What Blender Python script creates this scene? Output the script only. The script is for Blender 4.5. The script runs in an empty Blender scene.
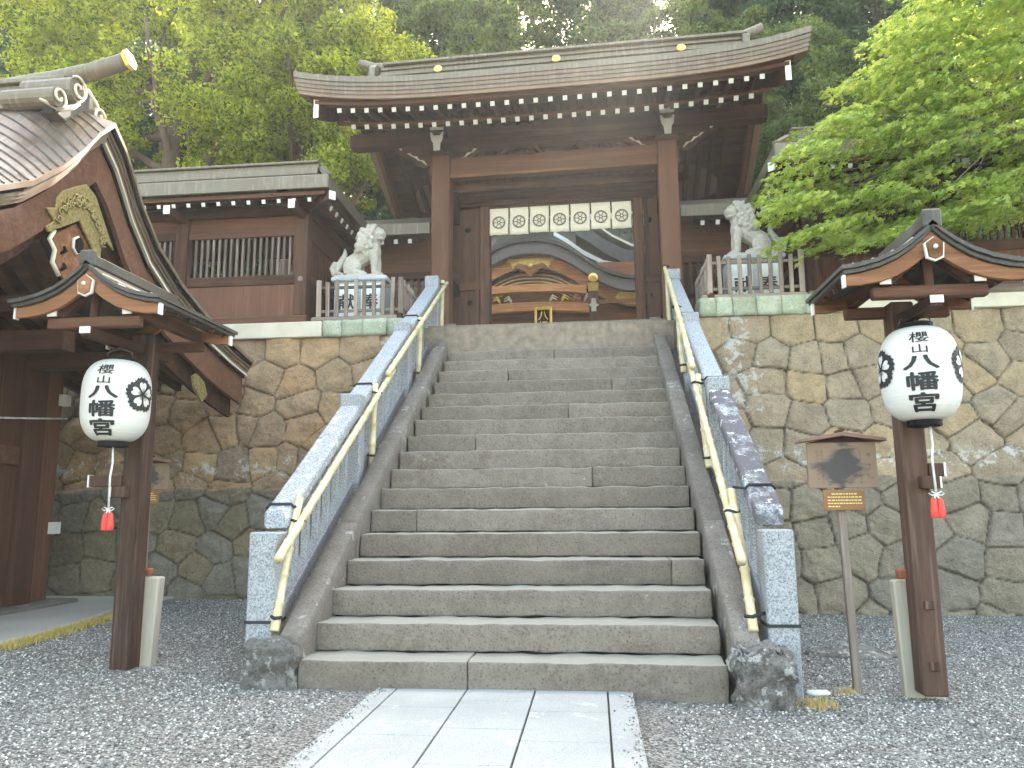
import bpy, bmesh, math, random
import numpy as np
from mathutils import Vector, Matrix
rnd = random.Random(7)
S = bpy.context.scene
COL = S.collection
R = math.radians

# ------------------------------------------------------------------ camera
def cam_basis(pi, ya, ro):
    F = Vector((math.sin(ya)*math.cos(pi), math.cos(ya)*math.cos(pi), math.sin(pi)))
    Rt = Vector((math.cos(ya), -math.sin(ya), 0)); U = Rt.cross(F)
    return Rt*math.cos(ro)+U*math.sin(ro), -Rt*math.sin(ro)+U*math.cos(ro), F
cam = bpy.data.cameras.new('camera'); camo = bpy.data.objects.new('camera', cam); COL.objects.link(camo)
Rv, Uv, Fv = cam_basis(0.1593, -0.1031, -0.0082)
M = Matrix((Rv, Uv, -Fv)).transposed().to_4x4(); M.translation = (0.6288, -5.5825, 1.3301)
camo.matrix_world = M
cam.sensor_width = 36; cam.lens = 773.04/1024*36; cam.clip_start = .05; cam.clip_end = 2000
S.camera = camo

# ------------------------------------------------------------------ light
SUN_EL, SUN_AZ = R(41), R(8)         # sun behind the gate, a little to the right of its axis (azimuth from +Y towards +X)
w = bpy.data.worlds.new("World"); S.world = w; w.use_nodes = True
nt = w.node_tree; nt.nodes.clear()
sky = nt.nodes.new('ShaderNodeTexSky'); sky.sky_type = 'NISHITA'; sky.sun_disc = False
sky.sun_elevation = SUN_EL; sky.sun_rotation = SUN_AZ; sky.dust_density = 3.0; sky.air_density = 1.0; sky.ozone_density = .6
bg = nt.nodes.new('ShaderNodeBackground'); bg.inputs[1].default_value = 0.15
wo = nt.nodes.new('ShaderNodeOutputWorld'); tint = nt.nodes.new('ShaderNodeMix'); tint.data_type = 'RGBA'; tint.blend_type = 'MULTIPLY'; tint.inputs[0].default_value = 1; tint.inputs[7].default_value = (1, .915, .735, 1)
nt.links.new(sky.outputs[0], tint.inputs[6]); nt.links.new(tint.outputs[2], bg.inputs[0]); nt.links.new(bg.outputs[0], wo.inputs[0])
sl = bpy.data.lights.new('sun', 'SUN'); sl.energy = 4.5; sl.angle = R(.5); sl.color = (1, .93, .80)
so = bpy.data.objects.new('sun', sl); COL.objects.link(so)
sd = Vector((math.sin(SUN_AZ)*math.cos(SUN_EL), math.cos(SUN_AZ)*math.cos(SUN_EL), math.sin(SUN_EL)))
so.rotation_euler = sd.to_track_quat('Z', 'Y').to_euler(); so.location = (0, 0, 40)
S.view_settings.view_transform = 'Standard'; S.view_settings.look = 'None'
S.view_settings.exposure = 3.45; S.view_settings.gamma = 1

# ------------------------------------------------------------------ materials
class N:
    def __init__(s, name):
        s.m = bpy.data.materials.new(name); s.m.use_nodes = True; s.t = s.m.node_tree; s.t.nodes.clear()
        s.out = s.n('ShaderNodeOutputMaterial'); s.tc = s.n('ShaderNodeTexCoord')
    def n(s, ty, **kw):
        o = s.t.nodes.new(ty)
        for k, v in kw.items(): setattr(o, k, v)
        return o
    def l(s, a, b): s.t.links.new(a, b)
    def mapping(s, scale, src=None):
        mp = s.n('ShaderNodeMapping'); mp.inputs['Scale'].default_value = scale
        s.l(src or s.tc.outputs['Object'], mp.inputs['Vector']); return mp.outputs[0]
    def noise(s, vec, sc, det=4, rough=.6, dist=0):
        o = s.n('ShaderNodeTexNoise'); o.inputs['Scale'].default_value = sc; o.inputs['Detail'].default_value = det
        o.inputs['Roughness'].default_value = rough; o.inputs['Distortion'].default_value = dist
        s.l(vec, o.inputs['Vector']); return o.outputs[0]
    def ramp(s, fac, stops):
        o = s.n('ShaderNodeValToRGB'); e = o.color_ramp.elements
        while len(e) < len(stops): e.new(.5)
        for el, (p, c) in zip(e, stops):
            el.position = p; el.color = (c[0], c[1], c[2], 1) if not isinstance(c, (int, float)) else (c, c, c, 1)
        s.l(fac, o.inputs[0]); return o.outputs[0]
    def mix(s, fac, a, b, mode='MIX'):
        o = s.n('ShaderNodeMix', data_type='RGBA', blend_type=mode)
        for i, v in ((0, fac), (6, a), (7, b)):
            if isinstance(v, (int, float)): o.inputs[i].default_value = v
            elif isinstance(v, tuple): o.inputs[i].default_value = (*v[:3], 1)
            else: s.l(v, o.inputs[i])
        return o.outputs[2]
    def math(s, op, a, b=0):
        o = s.n('ShaderNodeMath', operation=op)
        for i, v in ((0, a), (1, b)):
            if isinstance(v, (int, float)): o.inputs[i].default_value = v
            else: s.l(v, o.inputs[i])
        return o.outputs[0]
    def bump(s, h, st=.3, d=.02, prev=None):
        o = s.n('ShaderNodeBump'); o.inputs['Strength'].default_value = st; o.inputs['Distance'].default_value = d
        s.l(h, o.inputs['Height'])
        if prev: s.l(prev, o.inputs['Normal'])
        return o.outputs[0]
    def surf(s, col, rough=.7, metal=0, normal=None, spec=.5):
        p = s.n('ShaderNodeBsdfPrincipled')
        if isinstance(col, tuple): p.inputs['Base Color'].default_value = (*col[:3], 1)
        else: s.l(col, p.inputs['Base Color'])
        if isinstance(rough, (int, float)): p.inputs['Roughness'].default_value = rough
        else: s.l(rough, p.inputs['Roughness'])
        p.inputs['Metallic'].default_value = metal; p.inputs['Specular IOR Level'].default_value = spec
        if normal: s.l(normal, p.inputs['Normal'])
        s.l(p.outputs[0], s.out.inputs[0]); s.p = p; return s.m

def wood(name, c1, c2, axis='z', rough=.6, sc=1., wear=None):
    k = N(name); st = {'x': (1.2, 22, 22), 'y': (22, 1.2, 22), 'z': (22, 22, 1.2)}[axis]
    oi = k.n('ShaderNodeObjectInfo'); off = k.n('ShaderNodeVectorMath', operation='ADD')
    k.l(k.tc.outputs['Object'], off.inputs[0]); cmb = k.n('ShaderNodeCombineXYZ')
    r10 = k.math('MULTIPLY', oi.outputs['Random'], 10)
    for i in range(3): k.l(r10, cmb.inputs[i])
    k.l(cmb.outputs[0], off.inputs[1])
    v = k.mapping(tuple(a*sc for a in st), off.outputs[0])
    g = k.noise(v, 1.6, 8, .75, .6); big = k.noise(off.outputs[0], 1.7, 3)
    c = k.ramp(g, [(.32, c1), (.5, tuple((a+b)/2*.9 for a, b in zip(c1, c2))), (.64, c2)])
    c = k.mix(k.ramp(g, [(.36, .8), (.40, 0.)]), c, tuple(x*.35 for x in c1))
    c = k.mix(k.ramp(big, [(.35, 0.), (.7, .55)]), c, tuple(min(1, x*.5) for x in c1))
    st2 = k.noise(k.mapping(tuple(a*sc*.28 for a in st), off.outputs[0]), 1.6, 5, .6, .3); c = k.mix(k.ramp(st2, [(.38, .75), (.52, 0.)]), c, tuple(x*.7 for x in c1)); c = k.mix(k.ramp(st2, [(.56, 0.), (.72, .5)]), c, tuple(min(1, x*1.45) for x in c2))
    # each timber its own tone
    c = k.mix(k.math('MULTIPLY', oi.outputs['Random'], .5), c, tuple(x*1.35 for x in c2))
    if wear:
        wv = k.noise(k.mapping(tuple(a*.5 for a in st), off.outputs[0]), 2, 5)
        c = k.mix(k.ramp(wv, [(.55, 0.), (.7, .7)]), c, wear)
    return k.surf(c, min(.9, rough+.15), 0, k.bump(g, .5, .006), .14)

DW1, DW2 = (.028, .013, .009), (.108, .056, .037)
wx, wy, wz = (wood('dark_wood_'+a, DW1, DW2, a) for a in 'xyz')
RW1, RW2 = (.045, .020, .013), (.165, .082, .050)
rx, ry, rz = (wood('red_wood_'+a, RW1, RW2, a) for a in 'xyz')
OW1, OW2 = (.13, .058, .028), (.32, .155, .078)
ox, oy = (wood('orange_wood_'+a, OW1, OW2, a) for a in 'xy')
GW1, GW2 = (.12, .09, .075), (.32, .26, .21)
ho1 = wood('hall_orange', (.42, .16, .055), (.74, .35, .14), 'x')
ho2 = wood('hall_brown', (.14, .05, .025), (.34, .15, .075), 'x')
gz, gx, gy = (wood('grey_wood_'+a, GW1, GW2, a, .85) for a in 'zxy')
pz = wood('post_wood', (.036, .021, .015), (.095, .056, .040), 'z', .6, 1, (.17, .11, .08))
concz = wood('pale_prop', (.24, .21, .16), (.44, .40, .32), 'z', .9, .35, (.50, .27, .12))

def simple(name, c, rough=.6, metal=0, var=.25, sc=8, spec=.5, bump=.1):
    k = N(name); n1 = k.noise(k.tc.outputs['Object'], sc, 5)
    col = k.mix(k.ramp(n1, [(.35, 0.), (.65, 1.)]), tuple(x*(1-var) for x in c), tuple(min(1, x*(1+var)) for x in c))
    return k.surf(col, rough, metal, k.bump(n1, bump, .01), spec)
white = simple('white_paint', (.66, .64, .58), .6, 0, .06)
gold = simple('gilt_metal', (.85, .56, .14), .35, .85, .2, 20)
brass = simple('aged_gilt', (.25, .20, .075), .5, .4, .35, 30)
black = simple('black_lacquer', (.008, .008, .008), .6, 0, .2, 8, .12)
blackcloth = simple('black_tie', (.02, .02, .022), .8, 0, .2)
ink = simple('ink', (.014, .014, .015), .7, 0, .1)
cord_m = simple('cord', (.62, .60, .56), .9)
red_m = simple('red_tassel', (.70, .07, .05), .8, 0, .2, 60)
orange_m = simple('rusty_cap', (.22, .07, .035), .8)
wire = simple('wire', (.10, .10, .10), .4, .8)
cream = simple('cream_coping', (.56, .51, .39), .85, 0, .10, 3)
brownboard = simple('brown_board', (.24, .11, .035), .6, 0, .15)
yellowtext = simple('yellow_lettering', (.75, .58, .22), .7, 0, .05)

def copper(name, c1, c2, c3, metal=.5, rough=.42):
    k = N(name); v = k.tc.outputs['Object']
    n1 = k.noise(k.mapping((1, 1, 1)), 1.6, 6, .65); n2 = k.noise(k.mapping((14, 2, 2)), 1.5, 5)
    c = k.mix(k.ramp(n1, [(.35, 0.), (.62, 1.)]), c1, c2); c = k.mix(k.ramp(n2, [(.5, 0.), (.72, .8)]), c, c3)
    return k.surf(c, k.ramp(n1, [(.3, rough-.1), (.7, rough+.2)]), metal, k.bump(n2, .12, .01))
roofm = copper('patinated_copper', (.14, .105, .075), (.17, .15, .108), (.25, .22, .16), .3, .5)
roofd = copper('dark_copper', (.045, .038, .030), (.075, .068, .056), (.10, .10, .085), .1, .6)
roofb = copper('brown_copper', (.30, .20, .14), (.24, .20, .16), (.42, .34, .26), .65, .36)
roofband = copper('layered_eave', (.14, .10, .072), (.185, .14, .10), (.24, .195, .14), .15, .6)
roofedge = copper('bark_eave', (.17, .10, .06), (.25, .16, .10), (.20, .17, .13), .15, .6)

def stone(name, c1, c2, c3, lich=None, lt=.62, nsc=6, fine=60, bump=.5, spec=.3, pits=True, top=None):
    k = N(name); oi = k.n('ShaderNodeObjectInfo'); off = k.n('ShaderNodeVectorMath', operation='ADD')
    k.l(k.tc.outputs['Object'], off.inputs[0]); cmb = k.n('ShaderNodeCombineXYZ')
    r10 = k.math('MULTIPLY', oi.outputs['Random'], 20)
    for i in range(3): k.l(r10, cmb.inputs[i])
    k.l(cmb.outputs[0], off.inputs[1]); v = off.outputs[0]
    n1 = k.noise(v, nsc*.35, 5, .6); n2 = k.noise(v, nsc*2.2, 6, .7); n3 = k.noise(v, fine, 4, .7)
    c = k.mix(k.ramp(n1, [(.35, 0.), (.65, 1.)]), c1, c2)
    c = k.mix(k.ramp(n2, [(.45, 0.), (.7, .7)]), c, c3)
    c = k.mix(k.ramp(n3, [(.32, .8), (.46, 0.)]), c, tuple(x*.3 for x in c1))
    c = k.mix(k.ramp(n3, [(.58, 0.), (.75, .5)]), c, tuple(min(1, x*1.7) for x in c2))
    if lich:
        ln = k.noise(v, nsc*.8, 9, .75); c = k.mix(k.ramp(ln, [(lt, 0.), (lt+.035, .85)]), c, lich)
    c = k.mix(k.math('MULTIPLY', oi.outputs['Random'], .42), c, tuple(x*.5 for x in c1))
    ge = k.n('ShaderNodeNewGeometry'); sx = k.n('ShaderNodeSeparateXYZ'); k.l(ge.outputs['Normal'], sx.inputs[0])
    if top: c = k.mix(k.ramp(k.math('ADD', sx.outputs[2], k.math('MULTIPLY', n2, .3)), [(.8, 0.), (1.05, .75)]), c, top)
    nn = k.bump(n2, bump*.6, .03); nn = k.bump(n3, bump, .008, nn)
    if pits:
        vo = k.n('ShaderNodeTexVoronoi'); vo.inputs['Scale'].default_value = fine*.35; k.l(v, vo.inputs['Vector'])
        pit = k.ramp(vo.outputs['Distance'], [(.0, 0.), (.22, 1.)]); nn = k.bump(pit, bump*.35, .012, nn)
    return k.surf(c, .85, 0, nn, spec)
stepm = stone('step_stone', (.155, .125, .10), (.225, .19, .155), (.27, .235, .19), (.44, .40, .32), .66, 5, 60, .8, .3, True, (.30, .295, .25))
curbm = stone('curb_stone', (.15, .125, .105), (.22, .195, .165), (.26, .24, .21), (.40, .39, .36), .58, 7, 60, .7)
rockm = stone('rough_block', (.09, .08, .07), (.20, .185, .165), (.28, .265, .24), (.44, .43, .40), .54, 9, 60, 1)
lionm = stone('lion_stone', (.38, .345, .28), (.56, .53, .47), (.50, .45, .35), (.62, .60, .55), .6, 8, 60, .6)
greenstone = stone('green_coping', (.34, .36, .24), (.46, .48, .36), (.27, .40, .33), (.50, .48, .38), .55, 6, 50, .5)
concm = stone('concrete', (.40, .38, .34), (.50, .47, .42), (.44, .42, .37), None, .6, 3, 80, .25)
pavem = stone('pale_paving', (.32, .335, .325), (.42, .435, .42), (.35, .37, .36), (.50, .51, .49), .58, 4, 110, .35, .3, True)

def granite(name, base, dark):
    k = N(name); v = k.tc.outputs['Object']
    a = k.noise(v, 75, 3, .8); b = k.noise(v, 130, 2, .8); s2 = k.noise(v, 1.8, 5)
    c = k.ramp(a, [(.36, dark), (.46, base), (.60, tuple(min(1, x*1.45) for x in base))])
    c = k.mix(k.ramp(b, [(.34, .9), (.42, 0.)]), c, (.05, .05, .055))
    c = k.mix(k.ramp(s2, [(.5, 0.), (.7, .6)]), c, tuple(x*.7 for x in base))
    return k.surf(c, .7, 0, k.bump(a, .15, .004), .4)
granm = granite('granite', (.27, .278, .285), (.10, .105, .11))
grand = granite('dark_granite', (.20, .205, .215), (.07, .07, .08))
def granite_l(name, a0=.42, b0=.58):
    k = N(name); v = k.tc.outputs['Object']
    a = k.noise(v, 75, 3, .8); c = k.ramp(a, [(.36, (.10, .105, .115)), (.46, (.27, .285, .30)), (.6, (.40, .42, .44))])
    l1 = k.noise(v, 3.2, 9, .75); c = k.mix(k.ramp(l1, [(a0, 0.), (a0+.08, .9)]), c, (.085, .075, .085))
    l2 = k.noise(v, 9, 7, .7); c = k.mix(k.ramp(l2, [(b0, 0.), (b0+.03, 1.)]), c, (.50, .50, .48))
    return k.surf(c, .85, 0, k.bump(l2, .4, .01), .3)
granl = granite_l('lichened_granite')
granw = granite_l('weathered_granite', .58, .56)
granu = granite_l('streaked_granite', .64, .63)

def bamboo():
    k = N('bamboo'); n1 = k.noise(k.mapping((6, 6, 6)), 1, 5); n2 = k.noise(k.mapping((40, 40, 3)), 1, 4)
    c = k.mix(k.ramp(n1, [(.35, 0.), (.65, 1.)]), (.47, .37, .19), (.64, .57, .36)); c = k.mix(k.ramp(n2, [(.55, 0.), (.75, .5)]), c, (.42, .28, .14))
    return k.surf(c, .4, 0, k.bump(n2, .1, .004))
bam = bamboo()

def wallmat(name):
    k = N(name); at = k.n('ShaderNodeAttribute', attribute_name='tint'); li = k.n('ShaderNodeAttribute', attribute_name='lichen')
    v = k.tc.outputs['Object']; n1 = k.noise(v, 4, 7, .7); n3 = k.noise(v, 55, 4, .7); n4 = k.noise(v, 14, 6, .7)
    c = k.mix(k.ramp(n1, [(.3, .55), (.6, 0.)]), at.outputs[0], (.10, .085, .065))
    c = k.mix(k.ramp(n4, [(.5, 0.), (.75, .6)]), c, (.36, .30, .21), 'MIX')
    c = k.mix(k.ramp(n3, [(.3, .6), (.5, 0.)]), c, (.06, .05, .04))
    f = k.math('ADD', k.math('MULTIPLY', k.noise(v, 5, 10, .8), 1.25), k.math('MULTIPLY', li.outputs['Fac'], .22))
    c = k.mix(k.ramp(f, [(.83, 0.), (.87, .85)]), c, (.52, .50, .45))
    return k.surf(c, .88, 0, k.bump(n3, .8, .015, k.bump(n4, .9, .04)), .3)
wallm = wallmat('polygonal_stone')

def gravel():
    k = N('gravel'); v = k.tc.outputs['Object']
    vo = k.n('ShaderNodeTexVoronoi'); vo.inputs['Scale'].default_value = 75; k.l(v, vo.inputs['Vector'])
    sep = k.n('ShaderNodeSeparateColor'); k.l(vo.outputs['Color'], sep.inputs[0])
    c = k.ramp(sep.outputs[0], [(0, (.05, .05, .048)), (.5, (.20, .195, .18)), (1, (.42, .41, .38))])
    n1 = k.noise(v, .9, 5); c = k.mix(k.ramp(n1, [(.45, 0.), (.7, .45)]), c, (.12, .10, .08))
    return k.surf(c, .9, 0, k.bump(vo.outputs['Distance'], 1, .02), .3)
gravm = gravel()
def pebble():
    k = N('pebble'); g = k.n('ShaderNodeNewGeometry')
    c = k.ramp(g.outputs['Random Per Island'], [(0, (.06, .06, .057)), (.45, (.24, .235, .215)), (.8, (.44, .43, .39)), (1, (.66, .65, .60))])
    return k.surf(c, .85, 0, None, .3)
pebm = pebble()

def leafmat(name, c1, c2, trans, tw=.45):
    k = N(name); g = k.n('ShaderNodeNewGeometry'); v = k.tc.outputs['Object']
    n1 = k.noise(v, .9, 3); f = k.math('ADD', k.math('MULTIPLY', g.outputs['Random Per Island'], .55), k.math('MULTIPLY', n1, .55))
    c = k.ramp(f, [(.25, c1), (.8, c2)])
    p = k.n('ShaderNodeBsdfPrincipled'); k.l(c, p.inputs['Base Color']); p.inputs['Roughness'].default_value = .5; p.inputs['Specular IOR Level'].default_value = .3
    t = k.n('ShaderNodeBsdfTranslucent'); k.l(k.mix(1., c, trans, 'MULTIPLY'), t.inputs[0])
    ms = k.n('ShaderNodeMixShader'); ms.inputs[0].default_value = tw; k.l(p.outputs[0], ms.inputs[1]); k.l(t.outputs[0], ms.inputs[2])
    k.l(ms.outputs[0], k.out.inputs[0]); return k.m
leaf_b = leafmat('broad_leaf', (.035, .075, .012), (.42, .46, .06), (2.3, 2.1, 1.0), .5)
leaf_g = leafmat('grey_green_leaf', (.035, .065, .020), (.16, .20, .06), (2.2, 2.1, 1.2), .42)
leaf_c = leafmat('cedar_leaf', (.022, .045, .018), (.07, .11, .04), (1.6, 1.8, 1.2), .35)
leaf_m = leafmat('maple_leaf', (.13, .22, .045), (.40, .46, .12), (1.9, 1.8, 1.3), .5)
leaf_h = leafmat('hedge_leaf', (.03, .07, .02), (.09, .15, .04), (1.6, 1.8, 1.2), .35)
bark = wood('bark', (.07, .045, .033), (.19, .13, .10), 'z', .95, .35)
barkm = wood('maple_bark', (.12, .10, .08), (.28, .24, .19), 'z', .95, 1)

def paper():
    k = N('lantern_paper'); v = k.tc.outputs['Object']
    sp = k.n('ShaderNodeSeparateXYZ'); k.l(v, sp.inputs[0])
    rib = k.math('SINE', k.math('MULTIPLY', sp.outputs[2], 260))
    n1 = k.noise(v, 5, 5)
    c = k.mix(k.ramp(n1, [(.4, 0.), (.7, .35)]), (.60, .585, .54), (.55, .48, .37))
    m = k.surf(c, .55, 0, k.bump(rib, .08, .004)); k.p.inputs['Subsurface Weight'].default_value = .0; return m
paperm = paper()
def notice():
    k = N('notice_board_face'); v = k.tc.outputs['Object']; n1 = k.noise(k.mapping((2.2, 1, 7)), 1.6, 6, .6, .8)
    sp = k.n('ShaderNodeSeparateXYZ'); k.l(v, sp.inputs[0])
    rad = k.math('ADD', k.math('MULTIPLY', k.math('ABSOLUTE', sp.outputs[0]), 2.2), k.math('MULTIPLY', k.math('ABSOLUTE', sp.outputs[2]), 2.0))
    f = k.math('SUBTRACT', k.math('ADD', n1, .28), rad)
    c = k.mix(k.ramp(f, [(.30, 0.), (.48, .95)]), (.24, .165, .115), (.065, .058, .058))
    return k.surf(c, .8, 0, k.bump(n1, .2, .005), .3)
noticem = notice()
def cloth():
    k = N('cream_cloth'); v = k.tc.outputs['Object']; n1 = k.noise(v, 6, 4)
    return k.surf(k.mix(n1, (.62, .56, .42), (.74, .68, .54)), .9, 0, k.bump(n1, .3, .02), .2)
clothm = cloth()

# ------------------------------------------------------------------ mesh helpers
class MB:
    def __init__(s): s.v = []; s.f = []
    def add(s, vs, fs):
        b = len(s.v); s.v += [tuple(x) for x in vs]; s.f += [tuple(b+i for i in f) for f in fs]; return s
    def box(s, x0, x1, y0, y1, z0, z1):
        return s.add([(x0,y0,z0),(x1,y0,z0),(x1,y1,z0),(x0,y1,z0),(x0,y0,z1),(x1,y0,z1),(x1,y1,z1),(x0,y1,z1)],
                     [(3,2,1,0),(4,5,6,7),(0,1,5,4),(1,2,6,5),(2,3,7,6),(3,0,4,7)])
    def beam(s, a, b, w_, h, up=(0,0,1), taper=1.):
        a = Vector(a); b = Vector(b); d = (b-a).normalized(); u = Vector(up); sx = d.cross(u)
        if sx.length < 1e-4: sx = d.cross(Vector((0,1,0)))
        sx.normalize(); u = sx.cross(d); vs = []
        for p, t in ((a, 1), (b, taper)):
            for i, j in ((-1,-1),(1,-1),(1,1),(-1,1)): vs.append(p+sx*i*w_/2*t+u*j*h/2*t)
        return s.add(vs, [(0,1,2,3),(7,6,5,4),(0,4,5,1),(1,5,6,2),(2,6,7,3),(3,7,4,0)])
    def tube(s, pts, rad, seg=8, cap=True):
        pts = [Vector(p) for p in pts]; n = len(pts); rs = rad if isinstance(rad, (list, tuple)) else [rad]*n
        vs = []; ref = None
        for i, p in enumerate(pts):
            d = (pts[min(i+1, n-1)]-pts[max(i-1, 0)]).normalized()
            if ref is None: ref = Vector((0,0,1)) if abs(d.z) < .9 else Vector((1,0,0))
            x = d.cross(ref).normalized(); y = x.cross(d); ref = y
            for k in range(seg):
                a = 2*math.pi*k/seg; vs.append(p+(x*math.cos(a)+y*math.sin(a))*rs[i])
        fs = [(i*seg+k, i*seg+(k+1) % seg, (i+1)*seg+(k+1) % seg, (i+1)*seg+k) for i in range(n-1) for k in range(seg)]
        if cap: fs += [tuple(range(seg))[::-1], tuple((n-1)*seg+k for k in range(seg))]
        return s.add(vs, fs)
    def lathe(s, prof, c=(0,0,0), seg=24):
        vs = []; n = len(prof)
        for r_, z in prof:
            for k in range(seg): a = 2*math.pi*k/seg; vs.append((c[0]+r_*math.cos(a), c[1]+r_*math.sin(a), c[2]+z))
        fs = [(i*seg+k, i*seg+(k+1) % seg, (i+1)*seg+(k+1) % seg, (i+1)*seg+k) for i in range(n-1) for k in range(seg)]
        fs += [tuple(range(seg))[::-1], tuple((n-1)*seg+k for k in range(seg))]
        return s.add(vs, fs)
    def prism(s, poly, axis, a, b):            # poly in the two other axes, extruded from a to b
        def P(u, v, t): return {'x': (t, u, v), 'y': (u, t, v), 'z': (u, v, t)}[axis]
        n = len(poly); vs = [P(u, v, a) for u, v in poly]+[P(u, v, b) for u, v in poly]
        fs = [tuple(range(n))[::-1], tuple(range(n, 2*n))]+[(i, (i+1) % n, n+(i+1) % n, n+i) for i in range(n)]
        return s.add(vs, fs)
    def strip(s, top, bot, axis, a, b):        # ribbon section (two polylines of equal length), extruded; robust for curved boards
        def P(u, v, t): return {'x': (t, u, v), 'y': (u, t, v), 'z': (u, v, t)}[axis]
        n = len(top); vs = []
        for t in (a, b):
            vs += [P(u, v, t) for u, v in top]; vs += [P(u, v, t) for u, v in bot]
        fs = []
        for i in range(n-1):
            fs += [(i, i+1, n+i+1, n+i), (2*n+i, 3*n+i, 3*n+i+1, 2*n+i+1), (i, 2*n+i, 2*n+i+1, i+1), (n+i, n+i+1, 3*n+i+1, 3*n+i)]
        fs += [(0, n, 3*n, 2*n), (n-1, 3*n-1, 4*n-1, 2*n-1)]
        return s.add(vs, fs)
    def grid(s, P):                             # P: rows of points
        h = len(P); w_ = len(P[0]); vs = [p for r_ in P for p in r_]
        return s.add(vs, [(j*w_+i, j*w_+i+1, (j+1)*w_+i+1, (j+1)*w_+i) for j in range(h-1) for i in range(w_-1)])
    def sphere(s, c, r_, seg=10, ring=7, sc=(1,1,1), rot=None):
        vs = []; fs = []
        for i in range(ring+1):
            ph = math.pi*i/ring
            for k in range(seg):
                a = 2*math.pi*k/seg; p = Vector((math.sin(ph)*math.cos(a)*sc[0], math.sin(ph)*math.sin(a)*sc[1], math.cos(ph)*sc[2]))*r_
                if rot: p = rot @ p
                vs.append(Vector(c)+p)
        for i in range(ring):
            for k in range(seg): fs.append((i*seg+k, (i+1)*seg+k, (i+1)*seg+(k+1) % seg, i*seg+(k+1) % seg))
        return s.add(vs, fs)
    def build(s, name, m, parent=None, bevel=0, smooth=False, seg=1, merge=False):
        o = Vector(parent.get('_o', (0,0,0))) if parent else Vector((0,0,0))
        me = bpy.data.meshes.new(name); me.from_pydata([tuple(Vector(v)-o) for v in s.v], [], s.f)
        bm = bmesh.new(); bm.from_mesh(me)
        if merge: bmesh.ops.remove_doubles(bm, verts=bm.verts, dist=1e-4)
        bmesh.ops.recalc_face_normals(bm, faces=bm.faces); bm.to_mesh(me); bm.free()
        if smooth:
            for p in me.polygons: p.use_smooth = True
        me.materials.append(m); ob = bpy.data.objects.new(name, me); COL.objects.link(ob)
        if parent: ob.parent = parent; ob['_o'] = tuple(o)
        if bevel:
            b = ob.modifiers.new('bevel', 'BEVEL'); b.width = bevel; b.segments = seg; b.limit_method = 'ANGLE'; b.angle_limit = R(35)
        return ob
def tag(o, label, cat, group=None, kind=None):
    if label: o['label'] = label
    if cat: o['category'] = cat
    if group: o['group'] = group
    if kind: o['kind'] = kind
    return o
def thing(name, loc, label, cat, group=None):
    o = bpy.data.objects.new(name, None); COL.objects.link(o); o.location = loc; o['_o'] = tuple(loc); o.empty_display_size = .2
    return tag(o, label, cat, group)
def struct(o): o['kind'] = 'structure'; return o
def copy_child(o, parent, dloc):
    c = o.copy(); COL.objects.link(c); c.parent = parent; c.location = Vector(o.location)+Vector(dloc); return c
def npmesh(name, V, F, m, smooth=False):
    me = bpy.data.meshes.new(name); V = np.asarray(V, np.float32); F = np.asarray(F, np.int32); n, k = F.shape
    me.vertices.add(len(V)); me.vertices.foreach_set('co', V.ravel())
    me.loops.add(n*k); me.loops.foreach_set('vertex_index', F.ravel())
    me.polygons.add(n); me.polygons.foreach_set('loop_start', np.arange(0, n*k, k, dtype=np.int32))
    me.update(calc_edges=True); me.validate()
    if smooth: me.polygons.foreach_set('use_smooth', np.ones(len(me.polygons), bool))
    me.materials.append(m); return me
def link(name, me, parent=None, loc=(0,0,0)):
    o = bpy.data.objects.new(name, me); COL.objects.link(o); o.location = loc
    if parent: o.parent = parent
    return o
def roughen(ob, cuts, amp, seed=0, sc=4.):
    """subdivide a block and push its vertices about so that its edges look worn"""
    bm = bmesh.new(); bm.from_mesh(ob.data)
    bmesh.ops.remove_doubles(bm, verts=bm.verts, dist=1e-5)
    for _ in range(30):
        long = [e for e in bm.edges if e.calc_length() > cuts]
        if not long: break
        bmesh.ops.subdivide_edges(bm, edges=long, cuts=1, use_grid_fill=True)
    from mathutils import noise
    bm.normal_update()
    for v in bm.verts:
        p = v.co*sc+Vector((seed*3.7, seed*1.3, 0)); v.co += v.normal*(noise.fractal(p, 1, 2, 4)*amp)
    bm.to_mesh(ob.data); bm.free()
    for p in ob.data.polygons: p.use_smooth = True
    return ob
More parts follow.
